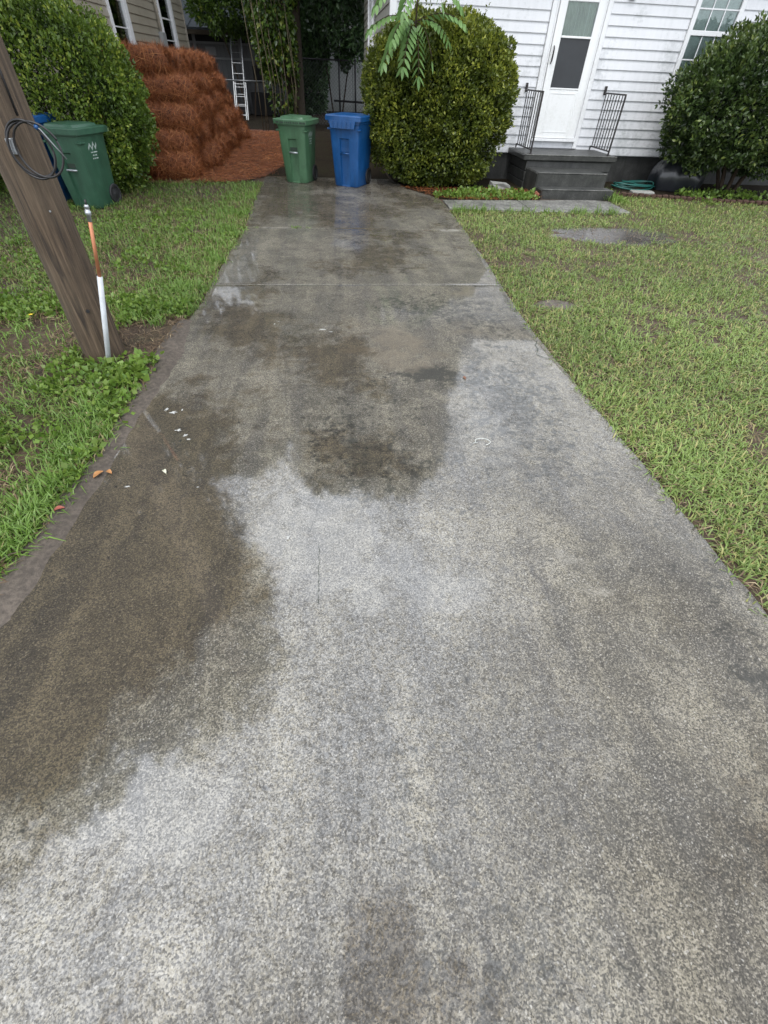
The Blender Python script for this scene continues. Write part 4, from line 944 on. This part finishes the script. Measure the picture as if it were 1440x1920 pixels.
cart('wheeled_bin', 'green wheeled bin on the driveway end beside the blue bin', (-.60, 10.98, .004), math.radians(-19), 'green_plastic', 1.00, .60, .66, False, True, True)
cart('wheeled_bin', 'blue wheeled bin on the driveway end against the round bush', (.40, 10.72, .004), math.radians(-27), 'blue_plastic', 1.08, .66, .74, True, False, False)
cart('wheeled_bin', 'dark green wheeled bin standing on the grass before the clipped shrub', (-3.62, 8.62, -.012), math.radians(-16), 'dark_green_plastic', 1.00, .60, .68, False, True, False)
cart('wheeled_bin', 'blue wheeled bin mostly hidden behind the utility pole', (-4.33, 8.85, -.012), math.radians(-5), 'blue_plastic', 1.08, .64, .74, True, False, False)

# ------------------------------------------------------------------ utility pole, cable, ground rod
PX, PY, PR = -1.78, 3.45, .135
def pole():
    p = empty('utility_pole', (PX, PY, 0), 0, 'leaning-looking brown wooden utility pole at the driveway edge', 'pole')
    p['label'] = 'brown weathered wooden utility pole at the driveway edge'
    n = 36; rings = []
    zs = np.linspace(-.15, 5.4, 44)
    for z in zs:
        r = PR*(1.04-.025*z) if z > 0 else PR*1.05
        a = np.arange(n)*2*math.pi/n; q = r*(1+.035*(fbm(np.cos(a)*2.2+5, np.sin(a)*2.2+5, np.full(n, z*.12), 2.4, 3, 9)-.5)*2)
        rings.append([Vector((PX+q[i]*math.cos(a[i]), PY+q[i]*math.sin(a[i]), z)) for i in range(n)])
    MB().rings(rings).build('shaft', M['pole'], p, True, True)
    def surf(ang, z, off): r = PR*(1.04-.025*z)+off; return (PX+r*math.cos(ang), PY+r*math.sin(ang), z)
    A = math.radians(-38)
    MB().tube([surf(A+.05*math.sin(z*2)+(.3*max(0,z-1.4)), z, .005) for z in np.linspace(1.38, 5.3, 24)], .006, 6).build('ground_wire', M['cable'], p, True, True)
    MB().tube([surf(math.radians(-62), .37, -.01), surf(math.radians(-62), .37, .006)], .012, 8).build('bolt', M['rubber'], p, True)
    MB().box(PX+.025, PX+.060, PY-PR-.012, PY-PR+.02, 1.22, 1.29, .003).build('metal_tag', M['galv'], p, True)
    for (ang, z) in ((-.9, .95), (-1.35, 1.62), (-1.8, 1.3)): MB().box(*[v for pair in zip([c-.004 for c in surf(ang, z, .002)], [c+.004 for c in surf(ang, z, .002)]) for v in pair]).build('staple', M['galv'], p, True)
pole()
def cable():
    c = empty('coiled_cable', (PX+.1, PY-PR, 1.2), 0, 'coil of dark cable hanging on the wooden pole', 'cable')
    cx, cy, cz = -1.625, PY-PR-.025, 1.245
    def loop(turns, rx_, rz_, ph, off, n=90, end=None):
        pts = []
        for i in range(n):
            t = i/(n-1); a = ph + turns*2*math.pi*t; q = 1 + .05*math.sin(a*.5+off*9)
            x = cx + off*.35 + rx_*q*math.cos(a); z = cz + rz_*q*math.sin(a) - .02*off
            y = cy - .012 - .01*math.sin(a*1.5+off) - .03*abs(off)
            # rest against the round pole
            dx = x-PX; ys = PY - math.sqrt(max(0, (PR+.014)**2-dx*dx)) if abs(dx) < PR+.014 else PY-.05
            pts.append((x, min(y, ys-.006) if abs(dx) < PR else min(y, cy+.02), z))
        return pts
    MB().tube(loop(2.0, .110, .122, 1.2, 0), .0062, 8).build('cable_loop', M['cable'], c, True, True)
    MB().tube(loop(1.0, .118, .117, .4, .12), .0058, 8).build('cable_loop', M['cable'], c, True, True)
    MB().tube([(-1.57, cy-.02, 1.355), (-1.53, cy-.03, 1.335), (-1.49, cy-.03, 1.27), (-1.455, cy-.02, 1.21)], .0035, 6).build('cable_tail', M['alum'], c, True, True)
    MB().tube([(-1.552, cy-.022, 1.347), (-1.538, cy-.028, 1.34)], .011, 8).build('connector', M['blue_plastic'], c, True, True)
cable()
def rod():
    r = empty('ground_pipe', (-1.70, 3.27, 0), 0, 'white conduit with copper pipe standing before the pole', 'pipe')
    a, b, c, d = Vector((-1.715, 3.285, -.05)), Vector((-1.535, 3.30, .60)), Vector((-1.465, 3.30, .925)), Vector((-1.455, 3.30, .995))
    MB().tube([a, b], .017, 12).build('conduit', M['pvc'], r, True, True)
    MB().tube([b-(b-a)*.02, c], .011, 12).build('copper_pipe', M['copper'], r, True, True)
    MB().tube([c-(c-b)*.05, c+(d-c)*.25, c+(d-c)*.26, c+(d-c)*.55, c+(d-c)*.56, c+(d-c)*.8, c+(d-c)*.81, d], [.012,.012,.017,.017,.013,.013,.016,.010], 10).build('clamp', M['galv'], r, True, True)
    e = d-c; MB().tube([d-e*.1, d+e*.35], .006, 8).build('tip', M['cable'], r, True, True)
rod()

# ------------------------------------------------------------------ things near the steps
def tarp():
    n, m = 44, 22; V = []; F = []; c = (7.30, 11.12)
    for j in range(m):
        t = j/(m-1); z = .50*math.sin(t*math.pi/2)**.85
        rr = (1-t**3.2)**.55*(1+.08*math.sin(t*6))
        for i in range(n):
            a = 2*math.pi*i/n; fold = 1 + (.07*math.sin(a*9+t*2)+.05*math.sin(a*5+1+t*3))*(1-t*.7)
            V.append((c[0]+.52*rr*fold*math.cos(a)*(abs(math.cos(a))**-.15 if abs(math.cos(a)) > .1 else 1), c[1]+.40*rr*fold*math.sin(a), z + .03*math.sin(a*3+2)*t*(1-t)*3))
    V.append((c[0], c[1], .505))
    for j in range(m-1):
        for i in range(n): a = j*n+i; b = j*n+(i+1) % n; F.append((a, b, b+n, a+n))
    for i in range(n): F.append(((m-1)*n+i, (m-1)*n+(i+1) % n, m*n))
    o = MB().add(V, F).build('tarp_bundle', M['tarp'], smooth=True); tag(o, 'black tarp-covered bundle beside the foundation under the shrub', 'tarp')
tarp()
def hose():
    pts = []
    for i in range(150):
        t = i/149; a = t*4.4*2*math.pi; r = .30+.07*math.sin(a*.37)+.05*math.sin(a*1.7)
        pts.append((6.30+r*1.35*math.cos(a)+.12*t, 11.05+r*.72*math.sin(a), .02+.075*t+.02*math.sin(a*2.3)))
    o = MB().tube(pts, .013, 7).build('garden_hose', M['hose'], smooth=True); tag(o, 'teal garden hose in a loose coil beside the black bundle', 'hose')
hose()
def edging():
    e = empty('brick_edging', (5.6, 10.2, 0), 0, 'row of small dark bricks edging the bed before the white house', 'edging')
    me = MB().box(-.05, .05, -.045, .045, -.03, .045, .012).mesh('brick', M['edging']); n = 27
    for i in range(n):
        t = i/(n-1); x = 5.62+(8.55-5.62)*t; y = 10.22-.65*t**1.15
        link('brick', me, e, (x, y, random.uniform(-.008,.012)), (random.uniform(-.1,.1), random.uniform(-.1,.1), -.2+random.uniform(-.25,.25)), True)
edging()
b = MB().box(-.10, .10, -.048, .048, 0, .062, .006).build('loose_brick', M['brick'], loc=(3.79, 9.80, .03), rot=(.55, .12, 1.15)); tag(b, 'single red brick leaning by the corner of the lowest step', 'brick')
def chunk():
    b = MB(); b.add([(-.2,-.12,0),(.22,-.10,0),(.2,.13,0),(-.18,.12,0),(-.19,-.10,.10),(.18,-.11,.07),(.19,.10,.09),(-.16,.12,.12),(0,-.13,.11)], [(3,2,1,0),(0,1,5,8,4),(1,2,6,5),(2,3,7,6),(3,0,4,7),(4,8,6,7),(8,5,6)])
    o = b.build('concrete_chunk', M['chunk'], loc=(3.32, 10.62, -.005), rot=(0,0,.2)); tag(o, 'pale broken piece of concrete lying under the round bush', 'concrete')
    o = MB().box(-.22, .22, -.10, .10, 0, .05, .012).build('paving_stone', M['chunk'], loc=(6.25, 10.45, -.006), rot=(0,0,-.1)); tag(o, 'flat grey stone on the ground before the garden hose', 'stone')
chunk()

# ------------------------------------------------------------------ grass and weeds
def dist(x, y): return np.sqrt(x*x + y*y + H*H)
def lawn(name, label, n, x0, x1, y0, y1, mask, mat, L0, W0, lean0, dens0, drys, seed, fall=3.2):
    x = x0+rng.random(n)*(x1-x0); y = y0+rng.random(n)*(y1-y0); d = dist(x, y)
    k = rng.random(n) < np.clip(1.15/(1+(d/fall)**1.7), .0, 1); x, y, d = x[k], y[k], d[k]
    m = mask(x, y); k = rng.random(len(x)) < m; x, y, d = x[k], y[k], d[k]
    n = len(x); pt = fbm(x, y, None, .9, 4, seed); pt2 = fbm(x, y, None, 4.0, 3, seed+3)
    L = L0*(.55+.8*rng.random(n))*(.75+.6*pt2); W = W0*(.7+.6*rng.random(n))*(1+d*.05)
    lean = np.clip(lean0+rng.normal(0, .25, n), .05, 1.25)
    t = np.zeros((n,3)); t[:,0] = np.clip(.25+.5*rng.random(n)+(pt-.5)*1.3, 0, 1); t[:,1] = np.where(rng.random(n) < drys*(.4+1.6*np.clip(.75-pt2, 0, 1)), .4+.6*rng.random(n), .18*rng.random(n))
    me = blade_mesh(name, np.stack([x,y,np.full(n,-.018)],1), L, W, lean, M[mat], t)
    o = link(name, me); tag(o, label, 'grass', kind='stuff'); return n
def mask_r(x, y):
    m = ((x > rx(y)-.005+.02*np.sin(y*11)+.028*rng.normal(0,1,len(x))) & (y < np.interp(x, [5.4, 6.4, 8.4, 12], [10.1, 10.1, 9.55, 8.55]))).astype(float)
    m[(x < 5.14+.05*np.sin(y*20)) & (y > 8.67) & (y < 9.78)] = 0
    m[(y > 9.5) & (x < 5.30)] = 0
    e = ((x-4.1)/.95)**2 + ((y-7.22)/.50)**2; w = (fbm(x, y, None, 3, 3, 12)-.5)*1.2; m *= sstep(.35, 1.5, e+w*1.3)
    e = ((x-2.2)/.22)**2 + ((y-4.5)/.13)**2; m *= np.where(e < 1, .15, 1)
    g = fbm(x, y, None, 1.0, 4, 15); g2 = fbm(x, y, None, 5, 3, 16); m *= .22+.78*sstep(.34, .56, g*.5+g2*.5+.03)
    return m
def mask_l(x, y):
    e = lx(y) - np.where((y > .6) & (y < 4.0), .05, .0) + .03*np.sin(y*9) + .025*rng.normal(0,1,len(x))
    m = ((x < e) & (y < 10.75)).astype(float)
    m[((x-PX)**2+(y-PY)**2) < .15**2] = 0
    g = fbm(x, y, None, 1.3, 4, 19); g2 = fbm(x, y, None, 5, 3, 20)
    lush = np.clip(1.2-np.abs(x-lx(y))/.55, 0, 1)*sstep(4.0, 4.6, y) + np.clip(1.1-np.abs(x-lx(y)+.1)/.28, 0, 1)*(y < 2.75)
    base = sstep(.42, .60, g*.6+g2*.4); base = np.where(y > 4.2, .28+.72*base, .12+.62*base)
    m *= np.clip(base+lush, 0, 1)
    e = ((x+1.5)/.42)**2 + ((y-3.7)/.50)**2; m *= sstep(.5, 1.3, e); return m
lawn('right_lawn_grass', 'coarse yellow-green wet grass of the right lawn', 900000, 1.7, 10.5, -.6, 10.2, mask_r, 'lawn', .080, .0058, .80, 1, .26, 31)
lawn('left_lawn_grass', 'green patchy grass of the left yard', 480000, -5.6, -1.15, -.4, 10.8, mask_l, 'lush', .090, .0062, .70, 1, .30, 37)
def thatch():
    n = 26000; y = .3+rng.random(n)**1.4*9; x = lx(y)-.02-rng.random(n)*3.4; k = fbm(x, y, None, 1.6, 3, 91) > .40; x, y = x[k], y[k]
    P = np.stack([x, y, -.006+.018*rng.random(len(x))], 1); V, T, C = needles(len(x), P, np.tile(np.array([0,0,1.]), (len(x),1)), .10, .006, 0)
    o = link('thatch', np_mesh('thatch', V, T, M['thatch'], C)); tag(o, 'dry brown thatch and leaf bits lying on the left yard soil', 'thatch', kind='stuff')
    n = 7000; y = .3+rng.random(n)**1.4*8.3; x = rx(y)+.01+rng.random(n)**1.5*5; P = np.stack([x, y, -.008+.015*rng.random(n)], 1); V, T, C = needles(n, P, np.tile(np.array([0,0,1.]), (n,1)), .09, .006, 0)
    o = link('lawn_thatch', np_mesh('lawn_thatch', V, T, M['thatch'], C)); tag(o, 'dry brown thatch between the blades of the right lawn', 'thatch', kind='stuff')
thatch()
def tufts(name, label, spots, mat='lush', L=.12, W=.007, n=40, spread=.06, lean=.55):
    P = []; 
    for (x, y, s) in spots:
        k = int(n*s); P.append(np.stack([x+rng.normal(0, spread*s, k), y+rng.normal(0, spread*s, k), np.full(k, -.012)], 1))
    P = np.concatenate(P); m = len(P); t = np.zeros((m,3)); t[:,0] = .4+.6*rng.random(m); t[:,1] = .15*rng.random(m)
    o = link(name, blade_mesh(name, P, L*(.5+.8*rng.random(m)), W*(.8+.5*rng.random(m)), np.clip(lean+rng.normal(0,.25,m), .1, 1.2), M[mat], t)); tag(o, label, 'grass', kind='stuff')
sp = []
for i in range(60): y = random.uniform(.9, 2.75); sp.append((float(lx(y))-.10-abs(random.gauss(0,.10)), y, random.uniform(.5,1.1)))
for i in range(70): y = random.uniform(4.0, 9.5); sp.append((float(lx(y))-.05-abs(random.gauss(0,.25)), y, random.uniform(.5,1.0)))
tufts('verge_grass', 'taller lush grass tufts along the left driveway edge', sp)
sp = [(random.uniform(-.62,-.30), 7.34+random.gauss(0,.02), random.uniform(.3,.6)) for i in range(9)] + [(random.uniform(-1.15,-1.0), 7.3, .4)]
tufts('joint_weeds', 'small yellow-green weeds growing in the driveway joint', sp, 'clover', .05, .006, 26, .03, .7)
sp = [(random.uniform(2.0, 4.8), 8.58+random.gauss(0,.03), random.uniform(.4,.9)) for i in range(34)] + [(5.35+random.gauss(0,.08), random.uniform(9.4,10.4), random.uniform(.6,1.2)) for i in range(26)] + [(random.uniform(2.2,3.8), 9.55+abs(random.gauss(0,.12)), random.uniform(.3,.7)) for i in range(22)]
tufts('path_edge_grass', 'bright grass tufts fringing the front walk and steps', sp, 'clover', .15, .008, 30, .06, .6)
def weeds(name, label, spots, size, per=9, mat='clover'):
    P, N, S = [], [], []
    for (x, y, s) in spots:
        for k in range(per):
            a = random.uniform(0, 2*math.pi); q = abs(random.gauss(0, .035*s)); P.append((x+q*math.cos(a), y+q*math.sin(a), .0+random.uniform(0,.05)*s)); N.append((math.cos(a)*.7, math.sin(a)*.7, .5)); S.append(size*s*random.uniform(.6,1.2))
    P, N, S = np.array(P), np.array(N), np.array(S); t = np.zeros((len(P),3)); t[:,0] = rng.random(len(P)); t[:,1] = .3*rng.random(len(P))
    o = link(name, leaf_mesh(name, P, N, S, M[mat], t, .78, .12, up=.05)); tag(o, label, 'weeds', kind='stuff')
sp = []
while len(sp) < 3000:
    y = .7+random.random()**1.2*(3.9 if random.random() < .8 else 7.5); x = float(lx(y))-.05-random.random()*2.6; v = float(fbm(np.array([x]), np.array([y]), None, 1.8, 3, 44)[0])
    if v > .47 and (x-PX)**2+(y-PY)**2 > .03 and not (((x+1.5)/.36)**2+((y-3.75)/.4)**2 < 1): sp.append((x, y, random.uniform(.6,1.3)))
weeds('ground_weeds', 'clover and broad-leaved weeds scattered over the left yard', sp, .036)
sp = [(-1.52+random.gauss(0,.10), 3.12+random.gauss(0,.09), random.uniform(.9,1.5)) for i in range(24)]
weeds('pole_weeds', 'round-leaved weeds growing at the foot of the pole', sp, .048, 8)
sp = [(random.uniform(1.9,3.75), 9.6+abs(random.gauss(0,.3)), random.uniform(.8,1.9)) for i in range(110)] + [(random.uniform(6.9,9.0), 10.3+random.gauss(0,.3), random.uniform(.8,1.8)) for i in range(80)]
weeds('bed_weeds', 'low leafy weeds in the beds along the white house', sp, .042, 12)

# ------------------------------------------------------------------ small things on the concrete
def flat_splash(parent, name, c, r, seed, mat, n=30, spokes=.7, z=.006, sx=1, sy=1):
    rr = random.Random(seed); V = [(c[0], c[1], z)]; F = []
    for k in range(n):
        a = 2*math.pi*k/n; q = .42*r*(1-spokes + spokes*rr.random()**1.3*1.4); V.append((c[0]+q*math.cos(a)*sx, c[1]+q*math.sin(a)*sy, z-.0005))
    for k in range(n): F.append((0, 1+k, 1+(k+1) % n))
    return MB().add(V, F).build(name, M[mat], parent, True)
slab0 = [o for o in drive.children][0]
for (x, y, r, sx, sy, sd) in ((-1.13,2.64,.05,.6,1.1,1),(-1.08,2.60,.055,.9,.9,2),(-1.03,2.63,.03,.5,1.2,3),(-1.0,2.40,.05,1.1,.6,4),(-.95,2.34,.035,1,1,5),(-.92,2.30,.03,1.2,.6,6),(-1.145,1.885,.034,1.2,.7,7),(-.78,1.86,.018,1.5,.6,8),(-.13,3.88,.07,1.4,.5,9),(-.06,3.83,.04,1.3,.4,10),(-.55,4.0,.03,.6,1.2,11),(-.52,4.05,.03,1.3,.3,12),(-.28,1.47,.03,.7,1.2,13)):
    flat_splash(slab0, 'paint_splash', (x, y), r, sd, 'splash', sx=sx, sy=sy)
flat_splash(slab0, 'rust_stain', (.93, 3.0), .05, 33, 'rust', sx=.6, sy=1.3, spokes=.5)
flat_splash(slab0, 'drill_hole', (.335, 3.02), .022, 34, 'rubber', spokes=.25)
flat_splash(slab0, 'drill_hole', (-.50, 1.50), .010, 35, 'rubber', spokes=.3)
def crack(pts, w=.004):
    V = []; F = []
    P = [Vector((*p, .0045)) for p in pts]
    for i, p in enumerate(P):
        t = (P[min(i+1,len(P)-1)]-P[max(i-1,0)]).normalized(); s = Vector((-t.y, t.x, 0))*w*.5*random.uniform(.5,1.2); V += [p-s, p+s]
    for i in range(len(P)-1): F.append((2*i, 2*i+1, 2*i+3, 2*i+2))
    MB().add(V, F).build('crack', M['emboss'], slab0, True)
def wander(a, b, n, amp):
    return [(a[0]+(b[0]-a[0])*i/n+random.gauss(0,amp), a[1]+(b[1]-a[1])*i/n+random.gauss(0,amp)) for i in range(n+1)]
crack(wander((-.13,1.42),(-.13,1.08),30,.0022), .0016); crack(wander((1.70,3.62),(1.62,3.36),10,.008), .006); crack(wander((1.62,3.36),(1.74,3.25),6,.006), .005)
o = MB().tube([(.86+.05*math.cos(a), 2.19+.035*math.sin(a)-.02*(a > 2.5), .008) for a in np.linspace(-1.3, 2.6, 18)] + [(.80, 2.18, .008), (.83, 2.185, .008)], .0015, 5).build('thread', M['thread'], smooth=True); tag(o, 'curled white thread lying on the wet concrete', 'thread')
def fallen(x, y, s, rz, mat, label):
    n = 9; V = []; F = []
    for i in range(n):
        t = i/(n-1); w = s*.28*math.sin(math.pi*min(1, t*.95+.03))**.8; c = .012*math.sin(t*3)
        V += [(s*(t-.5), -w, .006+c+.004), (s*(t-.5), 0, .003+c), (s*(t-.5), w, .006+c+.004)]
    for i in range(n-1):
        for k in range(2): a = i*3+k; F.append((a, a+1, a+4, a+3))
    o = MB().add(V, F).build('fallen_leaf', M[mat], loc=(x,y,.003), rot=(0,0,rz), smooth=True); tag(o, label, 'leaf', 'fallen leaves'); return o
fallen(-1.325, 1.985, .062, 1.0, 'dead_leaf', 'larger orange dead leaf at the left driveway edge')
fallen(-1.275, 2.0, .045, -.6, 'dead_leaf', 'smaller orange dead leaf touching the larger one at the driveway edge')
fallen(-1.42, 1.72, .05, .4, 'red_leaf', 'reddish dead leaf on the silt strip near the grass')
fallen(-1.64, 2.72, .04, .9, 'red_leaf', 'reddish dead leaf among the weeds near the pole')
fallen(-.98, 1.99, .001+.035, 2.2, 'pale_leaf', 'small pale leaf lying on the brown wet concrete')
def twig():
    o = MB().tube([(-1.58,1.32,.02),(-1.50,1.42,.03),(-1.44,1.45,.02)], [.004,.004,.002], 5).build('twig', M['vine'], smooth=True); tag(o, 'short dry twig at the grass edge of the driveway', 'twig')
    p = (-2.55, 4.05); V = [(p[0], p[1], .07)]; F = []
    for k in range(10): a = k*2*math.pi/10; q = .022 if k % 2 else .012; V.append((p[0]+q*math.cos(a), p[1]+q*math.sin(a), .074))
    for k in range(10): F.append((0, 1+k, 1+(k+1) % 10))
    f = empty('flower', (p[0], p[1], 0), 0, 'tiny yellow flower in the grass left of the pole', 'flower')
    MB().add(V, F).build('petals', M['flower'], f, True); MB().tube([(p[0],p[1],-.01),(p[0],p[1],.07)], .003, 5).build('stem', M['stem'], f, True)
twig()
